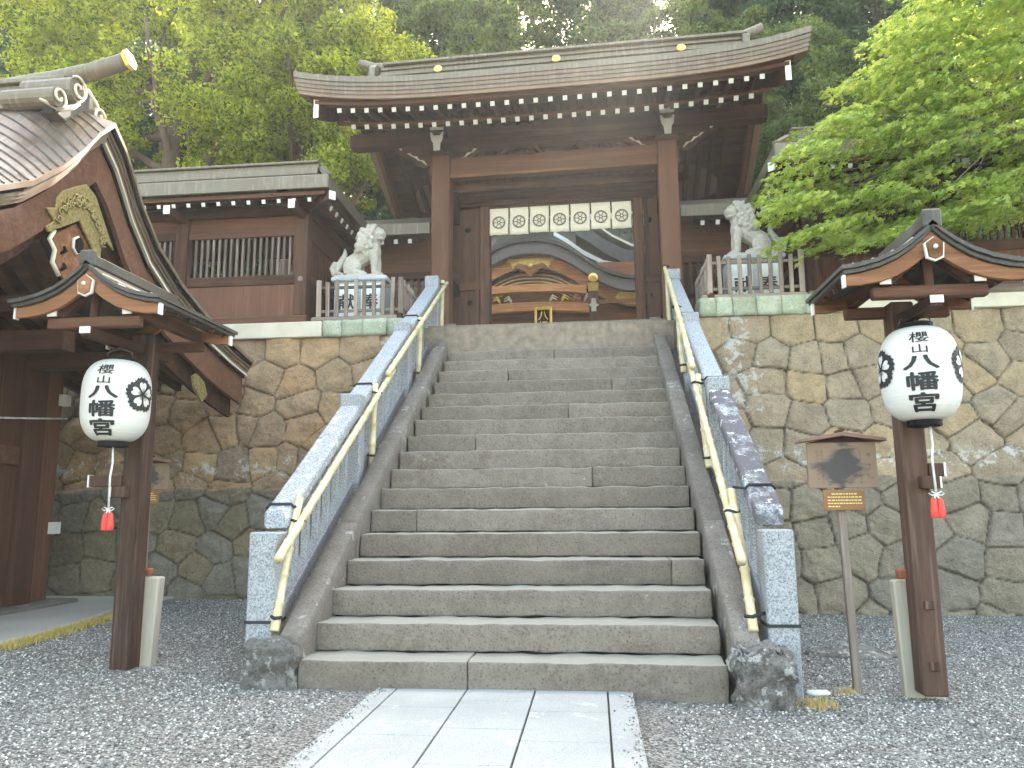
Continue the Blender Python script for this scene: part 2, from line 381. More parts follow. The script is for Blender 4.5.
def text_mb(s, size, bold=.0, font_scale=(1,1)):
    cu = bpy.data.curves.new('t', 'FONT'); cu.body = s; cu.size = size; cu.resolution_u = 3; cu.align_x = 'CENTER'; cu.align_y = 'CENTER'
    o = bpy.data.objects.new('t', cu); COL.objects.link(o); dg = bpy.context.evaluated_depsgraph_get(); dg.update()
    me = bpy.data.meshes.new_from_object(o.evaluated_get(dg))
    bm = bmesh.new(); bm.from_mesh(me)
    for _ in range(12):
        lg = [e for e in bm.edges if e.calc_length() > size*.22]
        if not lg: break
        bmesh.ops.subdivide_edges(bm, edges=lg, cuts=1)
    bmesh.ops.triangulate(bm, faces=bm.faces)
    bm.verts.ensure_lookup_table()
    v = [(q.co.x*font_scale[0], q.co.y*font_scale[1]) for q in bm.verts]; f = [tuple(q.index for q in p.verts) for p in bm.faces]
    if v:
        cx = (min(a for a, b in v)+max(a for a, b in v))/2; cy = (min(b for a, b in v)+max(b for a, b in v))/2
        v = [(a-cx, b-cy) for a, b in v]
        if not bold: v = [(a, b, 0) for a, b in v]
    if bold and v:      # a heavy brush: the glyph struck several times, slightly shifted
        v0, f0 = v, f; v, f = [], []
        for k in range(7):
            dx, dy = (0, 0) if k == 0 else (bold*math.cos(k*math.pi/3), bold*.8*math.sin(k*math.pi/3)); n0 = len(v)
            v += [(a+dx, b_+dy, k*.00025) for a, b_ in v0]; f += [tuple(i+n0 for i in p) for p in f0]
    bm.free(); bpy.data.objects.remove(o); bpy.data.curves.remove(cu); bpy.data.meshes.remove(me)
    return v, f

# ------------------------------------------------------------------ ground, terrace, hillside
def gh(x, y):
    return max(-.02, min(.14, .05-.018*x))
gxs = sorted(set([-95,-60,-25,-14]+[round(-10+.5*i, 2) for i in range(41)]+[14,25,60,95]))
gys = sorted(set([-60,-25,-14]+[round(-10+.5*i, 2) for i in range(33)]))
b = MB().grid([[(x, y, gh(x, y)) for x in gxs] for y in gys]); g = b.build('ground', gravm); struct(g)
bm_ = bmesh.new(); bm_.from_mesh(g.data)
for f_ in bm_.faces:
    if f_.normal.z < 0: f_.normal_flip()
bm_.to_mesh(g.data); bm_.free()
# loose gravel lying on it
rs = np.random.RandomState(3); npb = 120000
px = rs.uniform(-6.2, 5.6, npb); py = -3.2+rs.beta(1.0, 1.25, npb)*8.1
keep = ~((np.abs(px) < 1.55) & (py > -.04)) & ~((px > -2.2) & (px < 2.1) & (py > .15)) & ~((px > -1.15) & (px < 1.05) & (py < .28) & (py > -3.2)) & ~((px < -4.9-.14*(py-4)) & (py > 0))
px = px[keep]; py = py[keep]; npb = len(px); pr = rs.uniform(.0045, .0115, npb)+.006*(rs.rand(npb) > .96)
pzz = np.clip(.05-.018*px, -.02, .14)+pr*.2
octv = np.array([(1,0,0),(0,1,0),(-1,0,0),(0,-1,0),(0,0,.7),(0,0,-.7)], float); octf = np.array([(0,1,4),(1,2,4),(2,3,4),(3,0,4),(1,0,5),(2,1,5),(3,2,5),(0,3,5)])
ang = rs.uniform(0, 6.28, npb); jit = rs.uniform(.6, 1.3, (npb, 6, 1))
vv = octv[None]*jit*pr[:, None, None]; ca, sa = np.cos(ang)[:, None], np.sin(ang)[:, None]
V = np.stack([vv[..., 0]*ca-vv[..., 1]*sa+px[:, None], vv[..., 0]*sa+vv[..., 1]*ca+py[:, None], vv[..., 2]+pzz[:, None]], -1).reshape(-1, 3)
Fq = (octf[None]+(np.arange(npb)*6)[:, None, None]).reshape(-1, 3)
n2 = 420; sd2_ = rs.choice([-1, 1], n2); ex = np.where(sd2_ > 0, .855, -.92)-sd2_*np.abs(rs.normal(0, .045, n2)); ey = rs.uniform(-2.6, .2, n2); er = rs.uniform(.004, .009, n2)
V2 = (octv[None]*er[:, None, None]+np.stack([ex, ey, .092+er*.4], 1)[:, None]).reshape(-1, 3); Fq = np.concatenate([Fq, (octf[None]+(len(V)+np.arange(n2)*6)[:, None, None]).reshape(-1, 3)]); V = np.concatenate([V, V2])
gv = link('gravel', npmesh('gravel', V, Fq, pebm)); tag(gv, 'grey loose gravel spread over the forecourt', 'gravel', None, 'stuff')

TZ = 4.03
b = MB(); b.box(-60, 60, 5.62, 70, 3.2, TZ); terr = struct(b.build('terrace', simple('terrace_earth', (.20, .16, .12), .95)))
b = MB(); b.box(-2.3, 2.35, 5.95, 12.9, TZ-.2, TZ+.105); b.build('path', stepm)['kind'] = 'structure'
rows = []
for j in range(24):
    y = 17+j*3.2; row = []
    for i in range(41):
        x = -70+i*3.5; row.append((x, y, TZ-.3+max(0, (y-18))*.42+1.3*math.sin(x*.11+j*.4)*min(1, j/4)))
    rows.append(row)
hill = MB().grid(rows).build('hillside', simple('forest_floor', (.06, .055, .03), .95, 0, .4, .6), None, 0, True); struct(hill)
b = MB(); 
apr = [(-4.72, 1.0), (-4.85, 2.3), (-5.2, 3.7), (-5.15, 4.86), (-9, 5.1), (-9, 1.0)]
b.prism(apr, 'z', -.05, .17); ap = struct(b.build('apron', concm, None, .015))

# paving
pv = []
def slab(xa, xb, ya, yb, skew):
    # the paving runs along the axis; strips taper nothing, edges are straight
    g_ = .006; z0 = .03; z1 = .088+rnd.uniform(-.002, .002)
    MBp.box(xa+g_, xb-g_, ya+g_, yb-g_, z0, z1)
MBp = MB()
cols = [(-.93, -.78, 2.4, -.0), (-.78, -.28, .62, .10), (-.28, .195, .64, .40), (.195, .69, .62, .02), (.69, .865, 2.2, .5)]
for xa, xb, ln, off in cols:
    y = .262
    first = {0: 2.4, 1: .13, 2: .57, 3: .19, 4: 2.2}[cols.index((xa, xb, ln, off))]
    ya = y-first; slab(xa, xb, ya, y, 0); y = ya
    while y > -7: slab(xa, xb, y-ln, y, 0); y -= ln
p_ = MBp.build('path', pavem, None, .004); struct(p_)
b = MB(); b.box(-.925, .86, -7.5, .25, .0, .066); struct(b.build('path_bed', simple('joint_earth', (.05, .045, .035), .95)))

# ------------------------------------------------------------------ retaining walls
def stone_wall(name, x0, x1, ztop, label, seed, yb=4.92, yt=5.36, brk=1.64, rowstones=True, palette=0):
    rs = np.random.RandomState(seed); st = .021
    nx = int((x1-x0)/st); nz = int((ztop+.05)/st)
    X, Zg = np.meshgrid(np.linspace(x0, x1, nx), np.linspace(-.05, ztop, nz))
    # warped coordinates keep the joints from being ruler-straight
    def vnoise(x, z, f, sd):
        r2 = np.random.RandomState(sd); T = r2.rand(64, 64); xx = (x*f) % 63; zz = (z*f) % 63
        i = np.floor(xx).astype(int); j = np.floor(zz).astype(int); u = xx-i; v = zz-j; u = u*u*(3-2*u); v = v*v*(3-2*v)
        return (T[j, i]*(1-u)+T[j, (i+1) % 64]*u)*(1-v)+(T[(j+1) % 64, i]*(1-u)+T[(j+1) % 64, (i+1) % 64]*u)*v
    wx_ = X+.05*(vnoise(X, Zg, 3.1, 5)-.5); wz_ = Zg+.05*(vnoise(X, Zg, 3.1, 6)-.5)
    seeds = []
    zc = ztop-.20
    xx = x0-.3+rs.rand()*.3
    while xx < x1+.4: seeds.append((xx, zc)); xx += rs.uniform(.48, .68)
    zc -= .44
    row = 0
    while zc > -.4:
        cw = rs.uniform(.44, .58) if zc > brk else rs.uniform(.46, .62)
        xx = x0-.4+(row % 2)*cw/2
        while xx < x1+.5:
            seeds.append((xx+rs.uniform(-.16, .16), zc+rs.uniform(-.13, .13))); xx += cw*rs.uniform(.75, 1.25)
        zc -= rs.uniform(.36, .42); row += 1
    sd_ = np.array(seeds); tn = rs.rand(len(sd_), 4)
    d = (wx_[..., None]-sd_[:, 0])**2+((wz_[..., None]-sd_[:, 1])*1.12)**2
    idx = np.argsort(d, -1)[..., :2]; d1 = np.take_along_axis(d, idx[..., :1], -1)[..., 0]; d2 = np.take_along_axis(d, idx[..., 1:2], -1)[..., 0]
    s1 = sd_[idx[..., 0]]; s2 = sd_[idx[..., 1]]; sep = np.sqrt(((s1-s2)**2).sum(-1))+1e-6; edge = (d2-d1)/(2*sep)
    e = np.clip(edge/.022, 0, 1); e = e*e*(3-2*e)
    id1 = idx[..., 0]
    relief = .036*e+.02*np.clip(edge/.2, 0, 1)+.03*(tn[id1, 0]-.5)+(tn[id1, 1]-.5)*.12*(X-s1[..., 0])+(tn[id1, 2]-.5)*.12*(Zg-s1[..., 1])
    relief += .03*(vnoise(X, Zg, 7, 8)-.5)+.018*(vnoise(X, Zg, 19, 9)-.5)
    low = Zg < brk+.14*(vnoise(X, Zg*0+3, 2.3, 12)-.5)
    relief += np.where(low, .05, 0)
    Yg = yb+(yt-yb)*np.clip(Zg/ztop, 0, 1)-relief
    V = np.stack([X, Yg, Zg], -1).reshape(-1, 3)
    a = np.arange(nx*nz).reshape(nz, nx); F = np.stack([a[:-1, :-1], a[:-1, 1:], a[1:, 1:], a[1:, :-1]], -1).reshape(-1, 4)
    root = thing(name, ((x0+x1)/2, yb, 0), label, 'stone wall')
    me = npmesh('wall_face', V-np.array([(x0+x1)/2, yb, 0]), F, wallm, True)
    if palette == 0:
        hi = np.array([(.40, .26, .15), (.37, .27, .17), (.29, .215, .15), (.21, .175, .145), (.33, .25, .16), (.42, .30, .17)])
        lo = np.array([(.17, .15, .095), (.22, .195, .14), (.19, .175, .11), (.25, .21, .135), (.17, .18, .15), (.23, .23, .21)])
    else:
        hi = np.array([(.33, .27, .20), (.37, .30, .20), (.27, .23, .18), (.30, .265, .21), (.34, .29, .22), (.40, .31, .19)])
        lo = np.array([(.21, .185, .14), (.25, .22, .165), (.22, .19, .145), (.27, .235, .175), (.18, .17, .145), (.24, .215, .18)])
    hi = (hi*.80+hi.mean(0)*.30)*np.array([1.10, 1.0, .88]); lo = (lo*.72+lo.mean(0)*.40)*np.array([1.06, 1.0, .92]); k = (tn[:, 3]*5.99).astype(int); colr = np.where(low[..., None], lo[k][id1], hi[k][id1])
    jt = np.clip(edge/.012, 0, 1)[..., None]; colr = colr*jt+np.array([.065, .055, .042])*(1-jt)
    ca_ = me.color_attributes.new('tint', 'FLOAT_COLOR', 'POINT'); ca_.data.foreach_set('color', np.concatenate([colr.reshape(-1, 3), np.ones((nx*nz, 1))], -1).astype(np.float32).ravel())
    band = np.exp(-((Zg-(brk+.28))/.22)**2)
    if palette == 0: corner = np.exp(-((X+2.35)/.28)**2)*(Zg > 2.3)*.9
    else: corner = np.exp(-((X-2.75)/.35)**2)*(Zg > 2.6)*.95
    li = np.clip(band*.85+corner, 0, 1)*np.where(low, .0, 1)
    la = me.attributes.new('lichen', 'FLOAT', 'POINT'); la.data.foreach_set('value', li.astype(np.float32).ravel())
    link('wall_face', me, root)
    b = MB(); b.box(x0, x1, yt+.05, yt+.35, -.05, ztop-.01); b.build('wall_core', simple('rubble_core', (.10, .085, .07), .95), root)
    return root
LWT, RWT = 3.86, 3.98
wl = stone_wall('retaining_wall', -9.5, -1.85, LWT, 'polygonal stone retaining wall with warm brown blocks, left of the staircase', 11)
wr = stone_wall('retaining_wall', 1.85, 9.5, RWT, 'polygonal stone retaining wall behind the wooden notice board, right of the staircase', 29, 4.82, 5.36, 1.68, True, 1)
# copings (cream render to the sides, green stone under the lions' fences)
def green_coping(root, x0, x1, z0, z1):
    x = x0
    while x < x1-.05:
        wdt = min(rnd.uniform(.22, .36), x1-x)
        if x1-(x+wdt) < .12: wdt = x1-x
        b = MB(); b.box(x+.004, x+wdt-.004, 5.27+rnd.uniform(-.008, .008), 5.75, z0, z1); roughen(b.build('coping_block', greenstone, root, 0), .1, .02, x, 5)
        x += wdt
b = MB(); b.box(-9.5, -3.33, 5.25, 5.8, LWT+.002, LWT+.24); b.build('coping', cream, wl, .012)
green_coping(wl, -3.32, -2.04, LWT+.002, LWT+.25)
b = MB(); b.box(3.82, 9.5, 5.25, 5.8, RWT+.002, RWT+.20); b.build('coping', cream, wr, .012)
green_coping(wr, 2.18, 3.80, RWT+.002, RWT+.27)

# ------------------------------------------------------------------ staircase
RIS, TRD, Z1 = .21, .345, .27
def nose(y): return Z1+RIS/TRD*y
st = thing('stone_staircase', (0, 0, 0), 'long flight of worn grey stone steps climbing to the gate', 'staircase')
for i in range(18):
    y0 = i*TRD; zt = Z1+i*RIS; zb = zt-RIS+.008 if i else -.12
    hw = 1.513+.0015*i; cx = .0047*i; l = cx-hw+rnd.uniform(0, .012); r_ = cx+hw-rnd.uniform(0, .012)
    joints = {0: [-.28], 5: [-1.05], 3: [1.25], 7: [.62], 9: [-.7], 11: [.35], 13: [.9], 14: [-.5], 16: [.1]}.get(i, [])
    xs = [l]+joints+[r_]
    for q in range(len(xs)-1):
        b = MB(); xa, xb = xs[q]+(.003 if q else 0), xs[q+1]-(.003 if q < len(xs)-2 else 0)
        b.box(xa, xb, y0, y0+TRD+.03, zb, zt); o = b.build('step', stepm, st)
        bm = bmesh.new(); bm.from_mesh(o.data); bmesh.ops.bevel(bm, geom=[e for e in bm.edges], offset=.014, segments=2, affect='EDGES', profile=.6); bm.to_mesh(o.data); bm.free()
        roughen(o, .08, .013, i*3+q, 4.5)
b = MB(); b.box(-1.40, 1.60, 6.21, 6.5, 3.83, 4.045); roughen(b.build('step', stepm, st, 0), .1, .010, 90)
for q_, (xa, xb) in enumerate(((-2.0, -1.405), (1.605, 2.1))):
    b = MB(); b.box(xa, xb, 6.2, 6.44, 3.6, TZ+.11); b.build('landing_slab', curbm, st, .012)
x = -2.25
for wd in (1.35, 1.5, 1.7):
    b = MB(); b.box(x+.004, x+wd-.004, 6.45, 7.0, 3.7, TZ+.125); b.build('landing_slab', curbm, st, .012); x += wd
b = MB(); b.prism([(.10, -.2), (.10, .05), (5.9, nose(5.9)-.26), (6.3, 3.8), (6.3, -.2)], 'x', -1.5, 1.55); b.build('stair_core', simple('packed_earth', (.03, .026, .02), .95), st)
for s in (-1, 1):           # sloping side kerbs, three long stones each
    ya = .05
    for yb in (1.35, 2.9, 4.1, 6.35):
        xi, xo = 1.50+.0, 1.675
        cxo = .05*(ya/6) if s > 0 else .0
        b = MB(); za, zb = nose(ya)+.13, nose(yb)+.13
        P = [(ya+.004, za-.62 if ya > 1 else -.1), (ya+.004, za), (yb-.004, zb), (yb-.004, zb-.62)]
        x0, x1 = (s*xi, s*xo) if s > 0 else (s*xo, s*xi)
        if s > 0: x0 += .06; x1 += .06
        b.prism([(p, max(-.1, q)) for p, q in P], 'x', x0, x1); o = b.build('side_kerb', curbm, st, .012); roughen(o, .16, .006, s*5+ya, 4); ya = yb
    # solid flank under balustrade
    x0, x1 = (1.69, 1.98) if s > 0 else (-1.98, -1.68)
    if s > 0: x0 += .058
    b = MB(); b.prism([(.12, -.1), (.12, nose(.12)-.08), (6.4, nose(6.4)-.08), (6.4, -.1)], 'x', x0, x1); b.build('flank', curbm, st, .01)

# footing blocks
for s, lab in ((-1, 'rough pitted stone block at the foot of the left balustrade, under the bamboo pole'), (1, 'rough stone block with a pale lichen patch at the foot of the right balustrade')):
    t = thing('footing_block', (s*1.7, .1, 0), lab, 'stone block', 'footing blocks at the stair foot')
    b = MB(); b.box(*((-1.90, -1.51) if s < 0 else (1.545, 1.90)), -.08 if s < 0 else -.16, .112, -.1, .405)
    o = b.build('block', rockm, t); bm = bmesh.new(); bm.from_mesh(o.data); bmesh.ops.bevel(bm, geom=bm.edges[:], offset=.03, segments=2, affect='EDGES'); bm.to_mesh(o.data); bm.free(); roughen(o, .035, .055, s, 9)

# ------------------------------------------------------------------ balustrades
def railz(y): return 1.178+RIS/TRD*(y-.10)
for s, lab in ((-1, 'speckled granite balustrade with square balusters along the left side of the stairs'), (1, 'speckled granite balustrade with dark lichened rail along the right side of the stairs')):
    xc = -1.86 if s < 0 else 1.915
    t = thing('stone_balustrade', (xc, .5, 0), lab, 'balustrade', 'balustrades beside the staircase')
    b = MB(); b.box(xc-.105, xc+.105, .12, .358, -.05, 1.165); b.build('end_post', granm, t, .012)
    ys = [.36, 2.14, 4.23, 6.13] if s < 0 else [.36, 2.33, 4.23, 5.99]
    for k in range(3):
        ya, yb = ys[k], ys[k+1]-.0
        m = (granl if s > 0 else granw) if k == 0 else granu
        b = MB(); hh = .16
        P = [(ya+.001, railz(ya)-hh), (ya+.001, railz(ya)-.02), (yb-.001, railz(yb)-.02), (yb-.001, railz(yb)-hh)]
        b.prism(P, 'x', xc-.105, xc+.105); b.build('top_rail', m, t, .03, False, 3)
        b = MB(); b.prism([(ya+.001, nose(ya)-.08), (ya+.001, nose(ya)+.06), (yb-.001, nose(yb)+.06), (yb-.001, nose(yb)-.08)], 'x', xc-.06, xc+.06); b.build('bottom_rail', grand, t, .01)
        n = int((yb-ya-.25)/.215)
        for q in range(n):
            y = ya+.14+q*(yb-ya-.28)/(n-1); b = MB()
            b.prism([(y-.034, nose(y-.034)+.055), (y-.034, railz(y-.034)-hh-.001+.01), (y+.034, railz(y+.034)-hh+.01), (y+.034, nose(y+.034)+.055)], 'x', xc-.03, xc+.03); b.build('baluster', granm, t, .006)
        zt = railz(yb)+.10+(.06 if k == 2 else 0)
        b = MB(); b.box(xc-.110, xc+.110, yb+.0, yb+.18, nose(yb)-.35, zt); b.build('post', granm, t, .012)

# bamboo handrails
def lerp_(a, b_, t): return a+(b_-a)*t
def bamboo_pole(a, c, rad, name, parent, taper=.85, seg=10):
    rad *= 1.04
    a, c = Vector(a), Vector(c); L = (c-a).length; n = max(2, int(L/.21)); pts = []; rr = []
    d = (c-a)/L; sag = Vector((rnd.uniform(-.01, .01), 0, rnd.uniform(-.012, .012)))
    for i in range(n+1):
        q = i/n; ph = Vector(a+(c-a)*q)+sag*math.sin(math.pi*q); r0 = rad*(1+(taper-1)*q)
        for dz, k in ((-.016, .98), (-.004, 1.15), (.004, 1.15), (.016, .92)):
            if (i == 0 and dz < 0) or (i == n and dz > 0): continue
            pts.append(ph+d*dz); rr.append(r0*(k if 0 < i < n else 1))
    b = MB().tube(pts, rr, seg); o = b.build(name, bam, parent, 0, True); return o
for s, lab in ((-1, 'yellow bamboo handrail lashed with black ties along the left balustrade'), (1, 'yellow bamboo handrail lashed with black ties along the right balustrade')):
    x = -1.68 if s < 0 else 1.72
    t = thing('bamboo_handrail', (x, .4, .4), lab, 'handrail', 'bamboo handrails on the staircase')
    A, B = ((x, -.01, .97), (x, 6.5, 4.99)) if s < 0 else ((1.655, .12, .94), (1.79, 5.95, 4.93))
    if s < 0: ups = [(.10, .445, .51, 1.43), (2.54, 1.80, 2.62, 2.70), (4.69, 3.07, 4.77, 3.98), (6.3, 4.08, 6.4, 5.0)]
    else: ups = [(.12, .47, .74, 1.46), (2.12, 1.70, 2.60, 2.70), (4.2, 3.0, 4.5, 3.86), (5.9, 3.95, 6.0, 4.9)]
    mid = Vector(A).lerp(Vector(B), .47)
    bamboo_pole(A, mid+Vector((0, .15, .09)), .034, 'pole', t); bamboo_pole(mid+Vector((.0, -.12, -.008)), Vector(B), .033, 'pole', t, .8)
    for k, (ya_, z0, yb_, z1) in enumerate(ups):
        if s > 0: x = lerp_(1.66, 1.79, ya_/6.1)
        xo = x+s*(.052 if s < 0 else .045)
        bamboo_pole((xo, ya_, z0), (xo, yb_, z1), .034, 'upright', t, .95)
        q_ = 0
        for it in range(8):          # height where the upright meets the pole
            y = lerp_(ya_, yb_, q_); zc = A[2]+(B[2]-A[2])*(y-A[1])/(B[1]-A[1]); q_ = min(1, max(0, (zc-z0)/(z1-z0)))
        b = MB(); b.tube([(x+math.cos(a)*.052-.0+s*.03, y+math.sin(a)*.05, zc+.01*math.sin(2*a)) for a in [i*math.pi/6 for i in range(13)]], .012, 6)
        # band round the granite rail
        xc = -1.86 if s < 0 else 1.915; y = max(y, .44); zr = railz(y+.01)-.02; w2 = .115
        pts = [(xc-w2, y+.0, zr-.16), (xc-w2, y+.0, zr+.0), (xc+w2, y, zr+.0), (xc+w2, y, zr-.16)]
        b.build('tie', blackcloth, t, 0, True)
        b = MB(); b.tube([(xo, y, zr-.01), (xc-s*w2, y, zr-.02), (xc-s*(w2-.03), y, zr+.008), (xc+s*(w2-.03), y, zr+.008), (xc+s*w2, y, zr-.03)], .012, 6)
        b.build('tie', blackcloth, t, 0, True); b = MB()
        yl = lerp_(ya_, yb_, .1); b.tube([(xo-.045*s, yl-.01, z0+.10), (xo, yl-.05, z0+.10), (xo+.05*s, yl, z0+.11), (xc-s*.08, yl+.03, z0+.12)], .014, 6)
        b.build('tie', blackcloth, t, 0, True)
    if True:
        xc = -1.86 if s < 0 else 1.915; b = MB(); z0 = .50
        b.box(xc-.112, xc+.112, .112, .366, z0, z0+.022); b.build('tie', blackcloth, t)

# ------------------------------------------------------------------ curved gable roof helper
def roof_shell(prof, x0, x1, up, thick, mat, name, parent, xs=None, zoff=0, inset=0, upn=4):
    """prof: (y, z) points of the top surface from front eave over the ridge to back eave; the ends lift by up"""
    n = 25; xc = (x0+x1)/2; hw = (x1-x0)/2; top = []; bot = []
    L = len(prof)
    for i in range(n):
        t = -1+2*i/(n-1); x = xc+(hw-inset)*t; lift = up*abs(t)**upn
        edgef = [abs(1-2*j/(L-1))**1.5 for j in range(L)]
        top.append([(x, y, z+zoff+lift*(.35+.65*e)) for (y, z), e in zip(prof, edgef)])
        bot.append([(x, y, z+zoff-thick+lift*(.35+.65*e)) for (y, z), e in zip(prof, edgef)])
    b = MB(); nv = n*L
    b.add([p for r_ in top for p in r_]+[p for r_ in bot for p in r_], [])
    f = []
    for i in range(n-1):
        for j in range(L-1):
            f.append((i*L+j, i*L+j+1, (i+1)*L+j+1, (i+1)*L+j)); f.append((nv+i*L+j, nv+(i+1)*L+j, nv+(i+1)*L+j+1, nv+i*L+j+1))
    for i in range(n-1):
        for j in (0, L-1): f.append((i*L+j, (i+1)*L+j, nv+(i+1)*L+j, nv+i*L+j))
    for j in range(L-1):
        for i in (0, n-1): f.append((i*L+j, i*L+j+1, nv+i*L+j+1, nv+i*L+j))
    b.f = f; return b.build(name, mat, parent)
def lerp(a, b_, t): return a+(b_-a)*t
def concave(yf, ze, yr, zr, yb, n=9, k=1.35):
    P = []
    for i in range(n+1): t = i/n; P.append((lerp(yf, yr, t), ze+(zr-ze)*t**k))
    for i in range(1, n+1): t = 1-i/n; P.append((lerp(yb, yr, t), ze+(zr-ze)*t**k))
    return P
def rafters(parent, name, xs, ya, za, yb, zb, w_, h, cap=True, liftf=None, m=None, ax='y', capm=None):
    """rafters run along y (ax 'y') or along x (ax 'x'); each a child, with a white painted end"""
    first = None
    for x in xs:
        l = liftf(x) if liftf else 0
        def P(t, e, z): return (t, e, z) if ax == 'y' else (e, t, z)
        b = MB().beam(P(x, ya, za+l), P(x, yb, zb+l*.3), w_, h); o = b.build(name, m or wy, parent)
        if cap:
            d = (Vector(P(x, ya, za))-Vector(P(x, yb, zb))).normalized(); a = Vector(P(x, ya, za+l))
            c = MB().beam(a+d*.001, a+d*.012, w_*.98, h*.98).build('rafter_cap', capm or white, o)
            c['_o'] = o['_o']
for_names = None

# ------------------------------------------------------------------ shrine gate
GX, GY = .08, 8.0
gate = thing('shrine_gate', (GX, GY, 0), 'large dark timber shrine gate with curved copper roof at the top of the stairs', 'gate')
gate.rotation_euler = (0, 0, R(-2.0)); gate['_o'] = (0, 0, 0)
FP = -.8; ZT = TZ+.10
for sx in (-1.97, 1.97):
    for sy in (-1.0, 1.0):
        y = sy*.8 if sy < 0 else .9
        b = MB(); b.box(sx-.165, sx+.165, y-.165, y+.165, ZT, 7.52); p = b.build('post', rz, gate, .02)
        b = MB(); b.box(sx-.235, sx+.235, y-.235, y+.235, ZT-.11, ZT+.06); b.build('post_base', curbm, p, .02)
    b = MB(); b.box(sx-.13, sx+.13, -.63, .73, 6.85, 7.18); b.build('tie_beam', wy, gate, .012)
    b = MB(); b.box(sx-.11, sx+.11, -.63, .73, 5.4, 5.6); b.build('tie_beam', wy, gate, .012)
# front beam with an orange strip painted as its lit lower arris, purlins and brackets
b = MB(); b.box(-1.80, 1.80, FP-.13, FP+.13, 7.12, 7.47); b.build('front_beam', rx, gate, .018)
b = MB(); b.box(-1.80, 1.80, FP-.15, FP-.131, 7.085, 7.135); b.build('lit_arris_strip', ox, gate)
for sx in (-1, 1):
    o = MB().box(sx*2.137-.06 if sx > 0 else -2.19, 2.19 if sx > 0 else -2.137+.06, FP-.1, FP+.1, 7.16, 7.42).build('beam_nose', rx, gate, .02)
for yy, z0, z1 in ((FP, 7.80, 8.06), (.9, 7.72, 8.0)):
    pe = 3.62 if yy < 0 else 2.35
    b = MB(); b.box(-pe, pe, yy-.13, yy+.13, z0, z1); b.build('purlin', wx, gate, .015)
    pe = 2.7 if yy < 0 else 2.3
    b = MB(); b.box(-pe, pe, yy-.10, yy+.10, z0-.16, z0-.03); b.build('lower_purlin', wx, gate, .01)
b = MB(); b.box(-3.66, 3.66, -.15, .15, 8.95, 9.25); b.build('ridge_purlin', wx, gate, .015)
for sx in (-1.97, 1.97):
    for yy in (FP, .9):
        b = MB(); b.box(sx-.2, sx+.2, yy-.2, yy+.2, 7.53, 7.62); br = b.build('bracket', wx, gate, .03)
        for q in (-.42, 0, .42):
            b = MB(); b.box(sx+q-.10, sx+q+.10, yy-.11, yy+.11, 7.605, 7.655+.02); b.build('bearing_block', wx, br, .02)
        b = MB(); b.prism([(sx-.55, 7.64), (sx-.42, 7.56), (sx+.42, 7.56), (sx+.55, 7.64)], 'y', yy-.07, yy+.07); b.build('bracket_arm', wx, br, .01)
    # white painted boat shaped arm ends facing the stairs
    b = MB(); b.box(sx-.055, sx+.055, -1.25, FP-.131, 7.60, 7.80); nose_ = b.build('arm', wy, gate, .01)
    b = MB(); b.prism([(sx-.12, 7.80), (sx-.10, 7.66), (sx-.065, 7.60), (sx-.055, 7.47), (sx+.055, 7.47), (sx+.065, 7.60), (sx+.10, 7.66), (sx+.12, 7.80), (sx+.09, 7.80), (sx+.06, 7.74), (sx-.06, 7.74), (sx-.09, 7.80)], 'y', -1.27, -1.251); b.build('arm_end', white, nose_)
    b = MB(); b.box(sx-.12, sx+.12, -1.27, -1.251, 7.85, 7.93); b.build('arm_end', white, nose_)
    b = MB(); b.box(sx-.13, sx+.13, -1.25, FP-.135, 7.84, 7.94); b.build('arm', wy, gate, .01)
    # carved brackets with pale edges left and right of the post
    for q in (-1, 1):
        pts = [(0, 7.42), (.16, 7.34), (.30, 7.40), (.40, 7.52), (.56, 7.60), (.72, 7.72), (.60, 7.73), (.40, 7.66), (.2, 7.60), (0, 7.62)]
        b = MB(); b.prism([(sx+q*(.17+u), v) for u, v in pts], 'y', FP-.05, FP+.05); cv = b.build('carved_bracket', wx, gate, .008)
        for k in range(4):
            u = .28+.13*k; b = MB(); b.tube([(sx+q*u, FP-.06, 7.40+.09*k), (sx+q*(u+.06), FP-.068, 7.47+.085*k), (sx+q*(u+.12), FP-.06, 7.50+.08*k)], [.012, .022, .008], 6); b.build('carved_edge', white if k % 2 else cream, cv)
# board wall above front beam
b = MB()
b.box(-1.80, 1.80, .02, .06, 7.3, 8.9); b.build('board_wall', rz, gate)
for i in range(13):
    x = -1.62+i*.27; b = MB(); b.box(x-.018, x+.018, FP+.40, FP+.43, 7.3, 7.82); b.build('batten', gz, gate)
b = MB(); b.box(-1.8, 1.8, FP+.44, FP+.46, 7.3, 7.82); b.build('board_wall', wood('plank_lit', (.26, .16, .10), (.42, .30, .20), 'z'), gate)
for x in (-.55, .75):        # frog-leg struts
    b = MB(); b.prism([(x-.48, 7.47), (x-.36, 7.47), (x-.2, 7.60), (x-.08, 7.66), (x+.08, 7.66), (x+.2, 7.60), (x+.36, 7.47), (x+.48, 7.47), (x+.33, 7.60), (x+.12, 7.80), (x-.12, 7.80), (x-.33, 7.60)], 'y', FP-.06, FP+.06); b.build('frog_leg_strut', wx, gate, .01)
